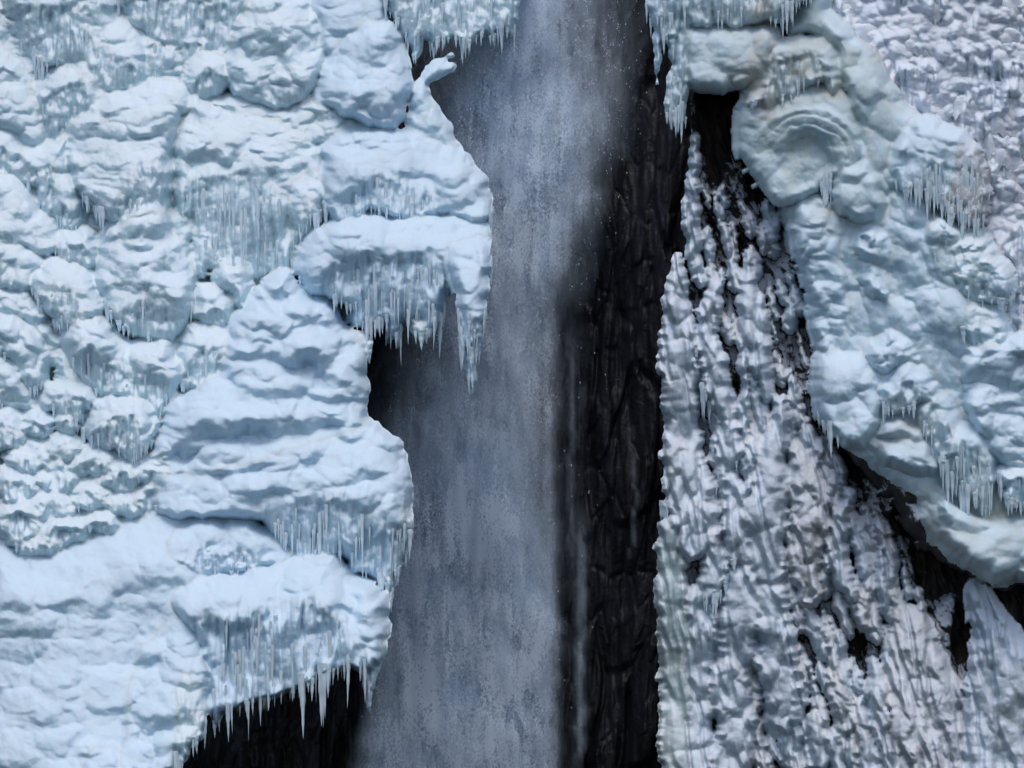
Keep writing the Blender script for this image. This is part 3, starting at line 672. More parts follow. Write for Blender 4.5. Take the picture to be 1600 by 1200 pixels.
# the big arch and what hangs round it
mound('great arched ice mound with horizontal ripples on its brow',
      [(98,215),(120,185),(150,160),(192,143),(250,131),(296,143),(300,165),(282,190),(272,230),(270,285),(262,330),(225,352),(170,345),(130,310),(105,270)], P=64, Rt=80, Rs=34, cap=110, off=1.1, led=(13,7,1.0), K=(24,12,6), ic=10, icl=(8,22), front=10, lobes=[(215,285,60,55,14)])
mound('steep left shoulder of the big arch with brown-shaded fluted curtain above a dark slot',
      [(14,272),(32,240),(75,226),(105,212),(112,250),(125,290),(132,325),(122,362),(104,362),(84,345),(62,322),(45,290)], P=44, Rt=30, Rs=24, cap=34, off=1.0, ic=14, icl=(10,40), front=22, K=(12,14,6))
mound('broad scalloped ice drape with the longest grey icicle curtain, left of centre',
      [(300,146),(345,165),(400,170),(450,190),(505,225),(512,262),(508,310),(500,345),(480,372),(462,400),(462,428),(430,432),(395,436),(370,424),(345,418),(325,420),(300,382),(296,345),(276,325),(272,260),(275,205),(285,175)], P=50, Rt=55, Rs=20, cap=95, off=.9, led=(24,9), K=(20,14,8), ic=60, icl=(12,50), front=100, frl=(40,130), ridge=(7,110,12), lobes=[(330,225,48,34,14),(420,250,60,34,14),(400,330,40,60,10)])
mound('upright loaf of ice in front of the grey icicle curtain, right side',
      [(452,300),(470,276),(492,270),(508,285),(508,315),(496,345),(470,372),(456,345)], P=34, Rt=22, Rs=16, cap=40, off=2.5, ic=14, icl=(12,45), front=12)
mound('chunky rounded tower of ice under the big arch, ringed with short drips',
      [(150,420),(158,375),(182,340),(212,320),(240,312),(262,328),(272,365),(292,392),(305,430),(302,478),(285,515),(262,532),(225,528),(192,515),(165,480),(150,450)], P=60, Rt=50, Rs=34, cap=85, off=1.9, led=(26,9), K=(20,15,9), ic=18, icl=(8,26), front=22, lobes=[(235,345,40,34,16),(215,400,60,34,14),(245,460,55,44,18)])
mound('small finger of ice right of the tower, nearer the arch', [(274,340),(284,330),(300,334),(302,355),(298,385),(290,402),(278,390),(272,365)], P=24, Rt=12, Rs=12, cap=None, off=2.0, K=(10,10,4), name='ice_finger', cat='ice finger')
mound('small knobbed finger of ice standing before the grey icicles', [(308,368),(318,358),(330,364),(331,390),(326,420),(314,432),(304,415),(306,390)], P=24, Rt=12, Rs=12, cap=None, off=2.2, K=(9,9,5), name='ice_finger', cat='ice finger')
mound('snowy shoulder on the left edge below the big arch',
      [(-30,278),(20,278),(45,300),(65,325),(88,350),(100,372),(88,398),(62,402),(30,385),(-30,372)], P=48, Rt=40, Rs=30, cap=70, off=1.5, K=(26,18,7), front=6)
mound('small block of ice in the notch under the dark slot', [(86,375),(108,362),(135,362),(152,378),(150,402),(138,418),(112,412),(90,400)], P=34, Rt=18, Rs=16, cap=20, off=2.2, ic=5, icl=(5,12))
mound('snow-capped ledge at the left edge above the loaf-shaped cap',
      [(-30,370),(20,375),(50,390),(72,408),(55,430),(58,450),(35,458),(10,450),(-30,440)], P=40, Rt=34, Rs=24, cap=36, off=2.1, K=(20,14,6), ic=4)
mound('loaf-shaped snow cap with a fluted grey underside, left of the tower',
      [(48,440),(56,420),(80,410),(120,416),(142,432),(146,448),(162,466),(164,490),(140,502),(110,515),(86,508),(68,480),(52,460)], P=50, Rt=30, Rs=24, cap=34, off=2.6, K=(24,16,4), ic=22, icl=(8,26), front=26)
mound('low frosted ridge between the left edge and the loaf-shaped cap',
      [(-30,440),(18,448),(40,452),(62,475),(85,510),(105,530),(108,560),(95,575),(70,560),(45,520),(20,498),(-30,492)], P=30, Rt=26, Rs=20, cap=None, off=2.2, K=(14,10,6))
mound('wide two-humped mound with drips all round, middle of the left field',
      [(100,520),(115,500),(150,495),(172,505),(188,530),(225,534),(268,532),(272,552),(288,568),(288,600),(272,622),(258,650),(240,652),(225,628),(195,622),(158,618),(125,590),(106,560)], P=58, Rt=34, Rs=26, cap=42, off=3.0, K=(20,14,8), ic=40, icl=(8,26), front=46, lobes=[(150,540,44,32,14),(235,570,50,36,14)])
mound('round green-tinged mound beside the big diagonal ridge',
      [(274,555),(284,525),(312,507),(342,508),(366,520),(376,545),(352,580),(318,606),(290,608),(276,585)], P=50, Rt=38, Rs=26, cap=34, off=2.9, K=(20,14,5), ic=16, icl=(6,20), front=22)
mound('small rounded lump between the tower and the diagonal ridge', [(298,490),(304,462),(320,448),(345,450),(362,466),(364,490),(350,508),(318,508),(304,500)], P=38, Rt=24, Rs=20, cap=26, off=2.6, K=(14,11,5), ic=6, icl=(5,14))
mound('pair of small round knobs at the foot of the grey icicles', [(338,440),(342,420),(360,410),(378,414),(390,440),(388,470),(374,484),(358,462),(344,452)], P=34, Rt=16, Rs=15, cap=None, off=2.5, K=(14,14,7))
mound('steep mound with short drips against the left edge, fifth row down',
      [(-30,495),(10,496),(40,510),(66,535),(74,565),(68,600),(52,612),(28,595),(10,565),(-30,550)], P=48, Rt=34, Rs=26, cap=45, off=3.1, K=(22,15,6), ic=10, icl=(6,16), front=12)
mound('dark-flanked mound at the left edge with hanging drips, above the low knobs',
      [(-30,550),(5,556),(30,580),(48,610),(62,630),(58,645),(30,640),(-30,630)], P=44, Rt=30, Rs=20, cap=40, off=3.7, K=(18,14,5), ic=8, icl=(6,14), front=8)
mound('tiny round knob on top of the flat cap, left of the two-humped mound', [(92,600),(94,582),(110,575),(126,582),(132,600),(112,612)], P=26, Rt=14, Rs=14, cap=None, off=3.5, K=None, name='ice_lump', cat='ice lump')
mound('tiny pointed knob wedged right beside the steep left-edge mound', [(86,560),(96,550),(108,556),(112,572),(102,584),(88,578)], P=22, Rt=12, Rs=12, cap=None, off=3.3, K=None, name='ice_lump', cat='ice lump')
mound('flat-topped ice cap with a dark lower lip, left of the cushion-shaped mound',
      [(64,615),(80,602),(115,600),(142,606),(154,622),(140,640),(130,662),(108,655),(86,645),(66,638)], P=44, Rt=20, Rs=20, cap=22, off=3.9, K=(16,11,5), ic=12, icl=(5,16), front=10)
mound('cushion-shaped mound dripping all round, in the hollow left of the diagonal ridge',
      [(132,668),(138,638),(162,622),(205,618),(230,630),(248,655),(246,680),(230,706),(208,722),(194,718),(178,704),(150,700),(134,690)], P=60, Rt=38, Rs=28, cap=34, off=3.9, K=(18,14,7), ic=26, icl=(6,24), front=34)
mound('small square knob below the flat-topped cap', [(84,655),(100,645),(122,650),(124,672),(108,680),(90,674)], P=30, Rt=14, Rs=14, cap=16, off=4.4, K=(9,9,4), ic=4, icl=(4,9))
mound('pale swelling at the left edge in the field of low lumps',
      [(-30,632),(15,634),(38,650),(42,672),(34,700),(10,706),(-30,700)], P=40, Rt=28, Rs=24, cap=34, off=4.2, K=(14,11,6), ic=4)
random.seed(9)
for i, (x, y, rx, ry) in enumerate([(55,665,26,20),(95,700,30,18),(45,715,34,22),(140,725,36,20),(90,745,34,22),(25,760,32,26),(190,745,38,22),(140,775,34,22),(80,790,36,24),(200,785,30,20),(30,815,34,30),(100,830,40,22),(160,815,34,20),(60,850,36,18),(235,735,30,22),(240,775,34,22)]):
    a = [k/9*2*math.pi for k in range(9)]
    wz = 'by the left edge' if x < 70 else 'under the diagonal ridge' if x > 180 else 'midway'
    mound('low snowy lump above the big lower left slope, '+wz, [(x+rx*1.15*math.cos(t)*random.uniform(.85,1.15), y+ry*1.15*math.sin(t)*random.uniform(.85,1.15)) for t in a], name='ice_lump', cat='ice lump',
          P=34, Rt=24, Rs=22, Rb=7, cap=20, off=3.9+.03*y/10-1.4, K=(18,12,6), ic=5, icl=(4,10), group='low lumps above the big snow slope, '+wz)
# the diagonal ridge: stacked pancakes
mound('big diagonal ridge of stacked snowy pancakes running up to a knob by the cave',
      [(412,452),(420,434),(445,428),(460,440),(478,458),(505,470),(522,488),(532,510),(545,520),(558,516),(570,540),(576,580),(577,640),(585,665),(560,700),(470,720),(360,745),(290,745),(232,722),(240,690),(262,625),(295,610),(330,585),(352,545),(366,500),(392,470)],
      P=70, Rt=60, Rs=24, Rb=10, cap=None, off=3.3, led=(38,20,.8), K=(34,20,9), K2=(10,8,2), mat=M_soft, lean=.05,
      lobes=[(440,452,26,22,20),(440,500,60,30,22),(390,540,50,28,20),(480,545,70,34,26),(400,600,90,38,26),(510,600,60,34,18),(340,650,90,40,26),(450,650,100,30,24),(545,650,44,24,18)])
mound('stubby snow knob with small icicles at the mouth of the dark cave',
      [(545,530),(556,515),(572,520),(580,540),(578,556),(566,560),(552,548)], P=20, Rt=12, Rs=10, cap=12, off=4.2, K=None, ic=5, icl=(6,18))
mound('broad bulging shelf with a long white icicle curtain ending beside the falls',
      [(228,760),(235,720),(300,715),(380,690),(460,665),(545,652),(590,660),(622,685),(638,720),(644,770),(646,815),(640,850),(628,890),(608,930),(596,918),(575,900),(545,890),(530,870),(490,880),(455,868),(420,830),(390,812),(330,812),(250,806)],
      P=82, Rt=95, Rs=34, Rb=10, cap=110, off=3.6, led=(34,11,.9), K=(36,24,7), K2=(12,9,2), mat=M_soft, ic=60, icl=(12,50), front=100, frl=(30,95), ridge=(6,80,11), lean=.08, lobes=[(530,800,60,90,16),(590,760,56,80,14),(360,770,60,40,18)], tips=[(450,650)])
mound('white fin of ice tapering down from the shelf beside the falls',
      [(575,830),(600,800),(628,790),(642,806),(640,845),(632,870),(620,905),(606,940),(596,915),(582,880)], P=30, Rt=16, Rs=14, cap=20, off=5.6, ic=20, icl=(10,34), front=26, ridge=(5,50,7))
mound('smooth snow dome with a scalloped icicle fringe on the big lower slope',
      [(245,850),(270,825),(310,812),(350,810),(390,816),(420,832),(452,852),(466,870),(440,882),(400,890),(360,898),(320,900),(285,885),(258,868)], P=62, Rt=50, Rs=26, Rb=8, cap=44, off=4.9, K=(26,20,3), mat=M_soft, ic=30, icl=(6,18), front=40, frl=(8,24), ridge=(5,22,5))
# lower-left big slope and shelf
mound('vast smooth snow slope filling the lower left corner',
      [(-30,872),(30,862),(90,848),(160,822),(230,790),(300,800),(330,850),(400,900),(420,950),(330,985),(300,1010),(270,1060),(265,1120),(255,1230),(-30,1230)], name='snow_slope', cat='snow slope',
      P=60, Rt=90, Rs=60, Rb=20, cap=None, off=4.2, K=(64,46,11), K2=(20,12,1.6), big0=9, mat=M_soft, lean=.16, step=2, rough=4, lobes=[(60,960,120,70,14),(180,900,120,60,14),(120,1060,130,80,16),(60,1160,120,70,16),(270,890,70,40,14)])
mound('lumpy ice shoulder hanging down between the snow slope and the black cave',
      [(235,960),(262,940),(300,950),(322,985),(332,1020),(330,1070),(322,1100),(306,1140),(284,1180),(258,1230),(190,1230),(180,1160),(185,1080),(205,1010)], P=60, Rt=60, Rs=26, Rb=8, cap=100, off=5.1, K=(26,24,9), mat=M_soft, ic=12, icl=(14,60), front=26, frl=(30,100), ridge=(8,80,10))
mound('rounded icy boss low on the slope at the bottom edge', [(100,1190),(118,1155),(150,1148),(180,1165),(200,1200),(205,1230),(95,1230)], P=34, Rt=30, Rs=24, cap=None, off=6.2, K=(20,16,6), mat=M_soft)
mound('great snow-topped shelf with a deep icicle curtain overhanging the black cave',
      [(262,935),(290,905),(350,895),(410,882),(480,867),(520,872),(542,900),(568,908),(592,918),(608,945),(610,985),(600,1020),(588,1050),(570,1052),(550,1045),(530,1052),(500,1060),(470,1075),(440,1085),(410,1096),(380,1104),(352,1112),(338,1135),(322,1110),(318,1060),(308,1005),(285,970)], name='ice_shelf', cat='ice shelf',
      P=86, Rt=60, Rs=26, Rb=8, cap=62, off=5.3, K=(44,26,5), K2=(12,9,1.5), mat=M_soft, ic=90, icl=(14,60), icr=(1.6,4.2), front=100, frl=(30,100), ridge=(7,90,13), thick=70, lean=.06,
      lobes=[(500,945,50,45,18),(575,945,36,40,18),(360,950,60,36,16),(410,970,90,30,6)])
mound('long tapering tusk of ice at the right end of the great shelf',
      [(560,1000),(580,985),(600,990),(604,1020),(592,1050),(584,1080),(577,1112),(570,1085),(564,1050)], name='ice_tusk', cat='ice tusk', P=24, Rt=12, Rs=12, Rb=6, cap=6, off=7.0, K=None, ridge=(5,40,5), rough=1.5)
mound('club-ended hanging column of ice at the left end of the black cave',
      [(276,1060),(290,1050),(305,1060),(320,1085),(326,1120),(318,1150),(300,1165),(290,1190),(275,1192),(268,1150),(270,1100)], name='ice_column', cat='ice column', P=30, Rt=16, Rs=16, cap=30, off=6.8, K=(16,20,6), ridge=(7,50,6), ic=6, icl=(14,44))
# centre: bulge and shelf beside the falls
mound('pale bulging brow of ice with a fine combed curtain facing the falls',
      [(500,250),(508,225),(560,205),(620,205),(665,215),(700,232),(728,238),(748,262),(765,285),(771,310),(766,345),(745,350),(700,338),(650,345),(615,342),(580,330),(548,345),(520,350),(505,310)], P=66, Rt=60, Rs=26, Rb=10, cap=70, off=1.7, K=(34,24,10), mat=M_soft, ic=46, icl=(10,32), front=80, frl=(20,60), ridge=(5,50,6), lobes=[(550,270,50,40,18),(620,300,50,44,16),(720,285,50,48,16)], led=(30,8))
mound('wide snowy shelf of ice above the cave with ragged hanging fringe',
      [(464,400),(480,372),(510,350),(548,340),(585,335),(620,345),(655,338),(700,335),(745,345),(768,355),(766,400),(762,450),(755,500),(742,520),(722,500),(712,460),(700,470),(690,505),(672,518),(655,505),(640,500),(628,520),(608,530),(598,505),(575,512),(552,512),(545,480),(520,470),(500,462),(478,450),(465,430)], name='ice_shelf', cat='ice shelf',
      P=70, Rt=55, Rs=24, Rb=8, cap=58, off=2.7, K=(30,20,9), mat=M_soft, ic=80, icl=(10,44), icr=(1.8,4), front=100, frl=(24,80), ridge=(6,60,9), rough=3, thick=60, led=(32,10), lobes=[(530,390,60,40,18),(620,370,60,40,14),(610,445,26,40,10),(740,400,36,60,12)])
mound('huge hanging ice tongue tapering to a beaded tip in front of the falls',
      [(700,400),(720,380),(755,378),(766,400),(764,450),(757,500),(750,550),(744,585),(738,612),(731,590),(724,550),(716,510),(708,460)], name='ice_tongue', cat='ice tongue', P=36, Rt=20, Rs=20, Rb=8, cap=60, off=6.2, K=(22,26,7), mat=M_soft, ridge=(5,50,7), ic=14, icl=(10,40), front=50, frl=(20,60), tips=[(700,770)])
mound('clustered white blobs of ice hanging beneath the shelf, left of the tongue',
      [(640,500),(652,490),(665,498),(676,508),(674,524),(660,532),(650,526),(642,516)], name='ice_blob', cat='ice blob', P=22, Rt=10, Rs=10, cap=None, off=3.9, K=(8,8,4), ic=5, icl=(6,16))
# ---------------------------------------------------------------- right side
flush(6.0)
dR = depth_right
UPP = lambda X, Y: (X > 1275+.15*Y) & (Y < 700)
RIM = lambda X, Y: X > 1082-.035*(Y-150)+4*noise(Y/30, Y*0, 5)
base_skin('frosted_rock_face', frock_depth, M_frock, lambda X, Y: RIM(X, Y) & ~UPP(X, Y), {'frost': frost})
base_skin('knobbly_ice_slope', ucas, M_casc, UPP)
def rmound(label, pts, **k):
    k.setdefault('dfun', dR); return mound(label, pts, **k)
rmound('curtain of clear icicles at the top edge, right of the gorge',
       [(1024,-30),(1268,-30),(1262,-5),(1246,8),(1228,20),(1216,38),(1190,34),(1150,42),(1110,40),(1080,44),(1050,60),(1026,50)], name='ice_curtain_mass', cat='ice curtain', P=50, Rt=16, Rs=14, cap=6, off=1.9, mat=M_flow, K=(30,30,4), ic=30, icl=(10,34), front=70, frl=(20,50), ridge=(6,50,8), thick=110)
rmound('smooth glassy grey block of ice under the top right curtain',
       [(1058,60),(1075,40),(1140,38),(1205,42),(1218,66),(1212,96),(1190,125),(1160,138),(1120,146),(1085,142),(1066,120)], name='ice_block', cat='ice block', P=52, Rt=22, Rs=22, Rb=30, cap=None, off=1.3, mat=M_flow, K=(50,30,7), K2=(18,9,2), rough=3, thick=100)
rmound('ragged hanging strand of icicles at the left end of the top right curtain',
       [(1022,-30),(1070,-30),(1078,40),(1076,100),(1076,150),(1072,190),(1066,180),(1058,178),(1046,184),(1038,168),(1040,140),(1046,100),(1040,60),(1032,90),(1027,135),(1022,100),(1021,40)], name='ice_strand', cat='ice strand', P=26, Rt=12, Rs=9, cap=6, off=2.4, mat=M_flow, K=(14,30,4), ic=24, icl=(12,40), front=34, frl=(30,90), thick=90)
rmound('arched grey ice hood over the ringed bowl',
       [(1158,170),(1172,120),(1188,92),(1205,68),(1250,62),(1292,68),(1308,92),(1310,140),(1296,150),(1282,128),(1262,140),(1240,150),(1215,165),(1190,170)], P=34, Rt=20, Rs=18, Rb=12, cap=26, off=1.9, mat=M_flow, K=(22,18,6), ic=14, icl=(6,22), front=22, ridge=(6,40,5))
rmound('ringed ice bowl like a shell with a short fringe of icicles on its right rim',
       [(1153,205),(1158,166),(1182,158),(1208,166),(1236,148),(1290,143),(1322,162),(1342,200),(1346,238),(1336,262),(1300,282),(1284,296),(1262,306),(1238,318),(1216,322),(1192,298),(1172,268),(1156,240)], name='ice_bowl', cat='ice bowl', P=34, Rt=20, Rs=30, Rb=14, cap=None, off=2.0, mat=M_flow, K=(26,20,4), rings=(1262,252,92,6,6.5), big0=4, ext=12, ic=26, icl=(10,36), tips=[(1280,1345)], rough=1.5)
rmound('smooth brown-tinged flow of clear ice sweeping down from the top edge right of the hood',
       [(1245,20),(1262,-30),(1285,-20),(1300,25),(1335,58),(1368,88),(1388,130),(1415,172),(1445,195),(1440,250),(1410,300),(1360,300),(1335,260),(1342,215),(1325,165),(1308,120),(1305,80),(1280,58),(1230,55)], name='ice_flow', cat='ice flow', P=30, Rt=20, Rs=24, Rb=20, cap=None, off=1.0, mat=M_flow, K=(60,80,9), K2=None, lean=.1)
rmound('cream-coloured smooth lump at the foot of the ringed bowl',
       [(1296,300),(1305,270),(1330,252),(1358,254),(1380,285),(1390,325),(1370,345),(1330,345),(1300,325)], P=44, Rt=34, Rs=24, cap=None, off=2.2, mat=M_flow, K=(30,30,4), K2=None, front=6)
rmound('pale ice dome with a skirt of brownish icicles at the right of the flow',
       [(1385,255),(1400,215),(1425,192),(1455,190),(1485,202),(1515,222),(1532,252),(1536,300),(1530,345),(1508,350),(1480,335),(1462,310),(1440,298),(1405,300)], P=58, Rt=44, Rs=24, Rb=6, cap=50, off=1.8, mat=M_flow, K=(30,24,5), ic=40, icl=(12,40), front=60, frl=(30,90), ridge=(7,70,9), thick=60)
rmound('curtain of brownish icicles hanging from the right side of the pale dome',
       [(1462,262),(1478,240),(1500,228),(1522,232),(1536,256),(1540,300),(1536,350),(1520,354),(1504,350),(1486,338),(1468,316)], name='ice_curtain_mass', cat='ice curtain', P=40, Rt=16, Rs=16, Rb=6, cap=8, off=2.6, mat=M_mauve, K=None, ic=30, icl=(12,34), front=90, frl=(40,100), ridge=(6,90,8), under=.12)
# main flow
rmound('huge smooth blue ice flow sweeping from the bowl down to the lower right edge',
       [(1232,310),(1262,296),(1300,300),(1345,318),(1400,296),(1445,298),(1485,345),(1520,365),(1545,400),(1560,460),(1575,520),(1600,560),(1640,620),(1640,910),(1590,912),(1562,920),(1535,908),(1492,888),(1452,862),(1432,846),(1402,800),(1372,760),(1336,722),(1306,690),(1286,655),(1270,615),(1274,560),(1276,520),(1262,450),(1245,390)], name='ice_flow', cat='ice flow',
       P=60, Rt=70, Rs=50, Rb=40, cap=None, off=.9, mat=M_flow, K=(27,38,10), K2=(14,12,1.6), big0=13, shear=.35, step=1.7, rough=4, thick=90, lean=.03,
       lobes=[(1310,400,70,110,12),(1460,420,80,90,8),(1330,500,60,70,8),(1500,820,110,80,12)])
rmound('curled lip of ice with a small hollow in it, high on the blue flow', [(1332,372),(1345,360),(1372,360),(1392,380),(1392,402),(1372,412),(1350,405),(1335,392)], P=24, Rt=12, Rs=12, cap=None, off=3.4, mat=M_flow, K=(12,10,4), rings=(1352,378,16,2,5), name='ice_curl', cat='ice curl')
rmound('row of small bumps below the curled lip on the blue flow', [(1345,420),(1358,410),(1374,418),(1382,440),(1385,462),(1368,470),(1352,455)], P=22, Rt=12, Rs=12, cap=None, off=3.4, mat=M_flow, K=(13,11,7))
rmound('ribbed left shoulder of ice fringing the blue flow above the rimed rock',
       [(1236,330),(1262,318),(1300,340),(1322,400),(1330,470),(1318,540),(1290,560),(1272,530),(1258,450),(1242,390)], P=30, Rt=26, Rs=22, cap=None, off=2.4, mat=M_flow, K=(26,14,7), K2=(9,6,3), led=(15,6), name='ice_shoulder', cat='ice shoulder')
rmound('big smooth shoulder of ice with small icicles over the dark rock hole',
       [(1272,572),(1290,548),(1330,552),(1362,560),(1378,590),(1382,640),(1362,690),(1340,705),(1312,692),(1292,668),(1276,635)], P=56, Rt=36, Rs=28, Rb=14, cap=90, off=2.6, mat=M_flow, K=(40,34,5), ic=10, icl=(14,40), tips=[(1270,1310)], name='ice_shoulder', cat='ice shoulder')
rmound('hooded hollow with short icicles in the middle of the blue flow',
       [(1372,612),(1388,585),(1412,565),(1440,575),(1462,602),(1468,630),(1440,632),(1420,640),(1396,648),(1378,640)], P=46, Rt=24, Rs=20, Rb=6, cap=28, off=3.3, mat=M_flow, K=(16,13,4), ic=14, icl=(8,24), name='ice_hood', cat='ice hood')
rmound('jagged white crest of snow above the hooded hollow', [(1352,548),(1372,530),(1392,520),(1412,528),(1432,548),(1440,566),(1410,572),(1385,580),(1362,575)], P=34, Rt=18, Rs=16, cap=None, off=3.3, mat=M_flow, K=(11,9,6), rough=3, name='ice_crest', cat='ice crest')
rmound('olive-grey folded ice lip below the hooded hollow',
       [(1365,690),(1378,655),(1410,650),(1440,670),(1462,700),(1470,735),(1440,745),(1405,735),(1378,720)], P=36, Rt=20, Rs=22, Rb=20, cap=None, off=3.2, mat=M_flow, K=(40,16,6), led=(18,6), name='ice_lip', cat='ice lip')
rmound('lobe of ice with a fan of thin icicles right of the hooded hollow',
       [(1430,640),(1446,620),(1470,618),(1490,640),(1500,680),(1494,720),(1478,735),(1460,720),(1445,690)], P=44, Rt=20, Rs=18, Rb=6, cap=20, off=3.2, mat=M_flow, K=(14,16,4), ic=16, icl=(12,40), front=22, frl=(14,50))
rmound('tall cascade of thin clear icicles low on the right of the blue flow',
       [(1468,690),(1490,668),(1520,672),(1545,690),(1556,730),(1552,770),(1548,800),(1535,812),(1520,790),(1500,770),(1480,735)], P=52, Rt=24, Rs=18, Rb=6, cap=24, off=3.2, mat=M_flow, K=(18,22,4), ic=34, icl=(16,60), front=60, frl=(30,100), ridge=(5,60,7), name='icicle_cascade', cat='icicle cascade')
rmound('bright snowy terraces of ice at the right edge of the blue flow',
       [(1500,560),(1525,535),(1560,530),(1640,545),(1640,745),(1590,735),(1560,722),(1530,690),(1508,640)], P=40, Rt=28, Rs=24, cap=None, off=2.7, mat=M_flow, K=(24,15,9), K2=(9,7,3), led=(22,9), name='ice_terrace', cat='ice terrace')
rmound('crusty white ledge with a short fringe at the right edge above the cream lip',
       [(1562,745),(1580,730),(1640,728),(1640,800),(1600,795),(1575,782)], P=42, Rt=16, Rs=16, Rb=6, cap=20, off=4.2, mat=M_ice, K=(11,9,6), ic=16, icl=(8,24), front=14, name='ice_ledge', cat='ice ledge')
rmound('brown-banded cream lip of ice at the right edge over the dark rock',
       [(1462,800),(1476,780),(1510,800),(1550,812),(1600,802),(1640,806),(1640,905),(1590,900),(1560,912),(1525,892),(1485,862)], P=46, Rt=20, Rs=26, Rb=34, cap=None, off=3.2, mat=M_flow, K=(70,40,10), K2=None, led=(26,6), name='ice_lip', cat='ice lip')
for i, (lab, pts, kk) in enumerate([
  ('rumpled shoulder of frosted ice under the brown-icicled dome', [(1440,350),(1470,335),(1510,352),(1545,372),(1560,410),(1550,450),(1510,440),(1470,420),(1445,385)], 14),
  ('snowy scalloped hump right of the blue flow, upper one of two', [(1480,420),(1510,398),(1555,402),(1582,430),(1582,465),(1545,475),(1505,462)], 16),
  ('snowy scalloped hump right of the blue flow, lower one of two', [(1490,490),(1512,468),(1548,478),(1572,505),(1575,540),(1540,548),(1505,530)], 16)]):
    rmound(lab, pts, P=46, Rt=26, Rs=22, Rb=7, cap=40, off=1.9+.1*i, K=(kk,11,8), K2=(7,5,3), ic=8, icl=(5,14), front=8)
# hanging columns on the left part of the right wall
def column(label, path, ws, **k):
    SEED[0] += 1
    P = tube_poly(path, ws, SEED[0])
    k.setdefault('dfun', depth_wall); k.setdefault('name', 'ice_column'); k.setdefault('cat', 'ice column'); k.setdefault('P', 34); k.setdefault('Rt', 20); k.setdefault('Rs', 13); k.setdefault('cap', None)
    k.setdefault('K', (14, 26, 9)); k.setdefault('K2', None); k.setdefault('mat', M_wall); k.setdefault('off', 1.0); k['off'] *= .6; k.setdefault('rough', 3.5); k.setdefault('ext', 1.5); k.setdefault('big0', 3); k.setdefault('parts', bool(k.get('ic')))
    return rmound(label, [tuple(p) for p in P], **k)
column('thin pale strand of ice down the upper left edge of the right wall', [(1086,215),(1085,270),(1080,330),(1084,390),(1092,440)], [7,10,11,12,10], thick=160, off=.9)
column('long lumpy ice column forming the left edge of the right wall above the spur', [(1060,400),(1054,460),(1058,520),(1062,580),(1060,640),(1064,700)], [8,17,24,27,27,26], off=1.0, thick=170, K=(26,22,10))
column('cream-tipped spur of ice jutting left into the gorge', [(1064,690),(1050,705),(1036,712)], [16,11,5], off=1.5, name='ice_spur', cat='ice spur', thick=40)
column('fluted ice column below the cream-tipped spur on the gorge edge', [(1062,700),(1072,740),(1072,790),(1068,810)], [24,31,34,20], off=1.3, thick=170, ic=14, icl=(8,24), front=20)
column('snow-topped ice knob on the gorge edge under the fluted column', [(1090,795),(1085,830),(1080,860)], [26,38,22], off=2.0, thick=60)
column('glassy cream column of ice along the gorge edge, lower half', [(1055,820),(1050,880),(1052,940),(1056,1000),(1058,1060)], [22,24,25,26,25], off=1.1, thick=170, mat=M_grey, K=(32,26,10))
column('glassy cream column of ice at the bottom of the gorge edge', [(1058,1050),(1056,1110),(1060,1170),(1060,1230)], [25,26,27,28], off=1.4, thick=170, mat=M_grey, K=(30,26,10))
column('drop-shaped ice bulb with fine drips inside the gorge edge', [(1112,830),(1118,870),(1112,910),(1102,935)], [12,18,20,10], off=1.8, ic=10, icl=(8,24), front=12)
column('pale stepped ice column inside the gorge edge, lower third', [(1086,930),(1098,980),(1086,1030),(1094,1080),(1090,1130),(1085,1225)], [18,22,20,24,22,22], off=1.6)
column('long tapering white column dropping from a point, left centre of the right wall', [(1128,425),(1112,470),(1106,520),(1114,570),(1126,620),(1138,650)], [5,12,17,20,20,14], off=1.6, ic=8, icl=(10,34))
column('slender white column split in two at its foot, beside the rimed rock', [(1166,395),(1168,440),(1176,490),(1182,540),(1190,580),(1200,620)], [6,12,22,19,17,10], off=1.6)
column('thin strand of ice left leg of the split column', [(1164,510),(1164,560),(1166,600),(1162,650),(1166,690)], [8,9,8,9,8], off=1.7)
column('small pendant bulb with drips left of the split column', [(1140,660),(1138,700),(1134,735)], [18,24,12], off=1.9, ic=8, icl=(8,20))
column('cone-shaped snowy pendant in the middle of the right wall', [(1172,690),(1170,730),(1168,770)], [12,13,6], off=1.8)
column('broad white column rising to a point right of the split column', [(1222,625),(1214,680),(1200,740),(1194,800),(1196,860),(1204,900)], [10,18,24,28,28,22], off=1.7, K=(24,34,9))
column('lumpy column above the small black slot in the right wall', [(1140,745),(1146,790),(1150,830),(1160,870)], [16,20,22,20], off=1.7, ic=10, icl=(6,18), tips=[(1130,1200)])
column('rounded ice pillar starting right of the small black slot', [(1166,895),(1160,950),(1152,1000),(1146,1050)], [22,28,28,24], off=2.0, K=(26,30,8))
column('swollen ice pillar at the bottom, left centre of the right wall', [(1138,1040),(1140,1090),(1148,1140),(1140,1230)], [24,28,30,30], off=2.2)
column('wide blobby column with a little crown of icicles in its middle', [(1200,920),(1210,980),(1214,1030),(1220,1080),(1226,1130)], [22,28,28,26,20], off=1.9)
column('feathery rime column beside the dark hole under the blue flow', [(1280,690),(1276,740),(1286,790),(1280,850)], [10,16,17,14], off=1.6, mat=M_rime)
column('snowy rib slanting down from the dark hole under the blue flow', [(1330,770),(1312,810),(1300,850),(1312,890),(1330,930)], [8,15,20,17,12], off=1.7)
column('slim snowy rib crossing the bare rock under the blue flow', [(1378,855),(1376,890),(1378,930),(1382,955)], [5,8,8,6], off=1.6)
column('long ribbed column down the middle of the lower right wall', [(1246,700),(1256,760),(1262,820),(1262,880),(1270,940)], [14,20,22,22,16], off=1.4, mat=M_rime)
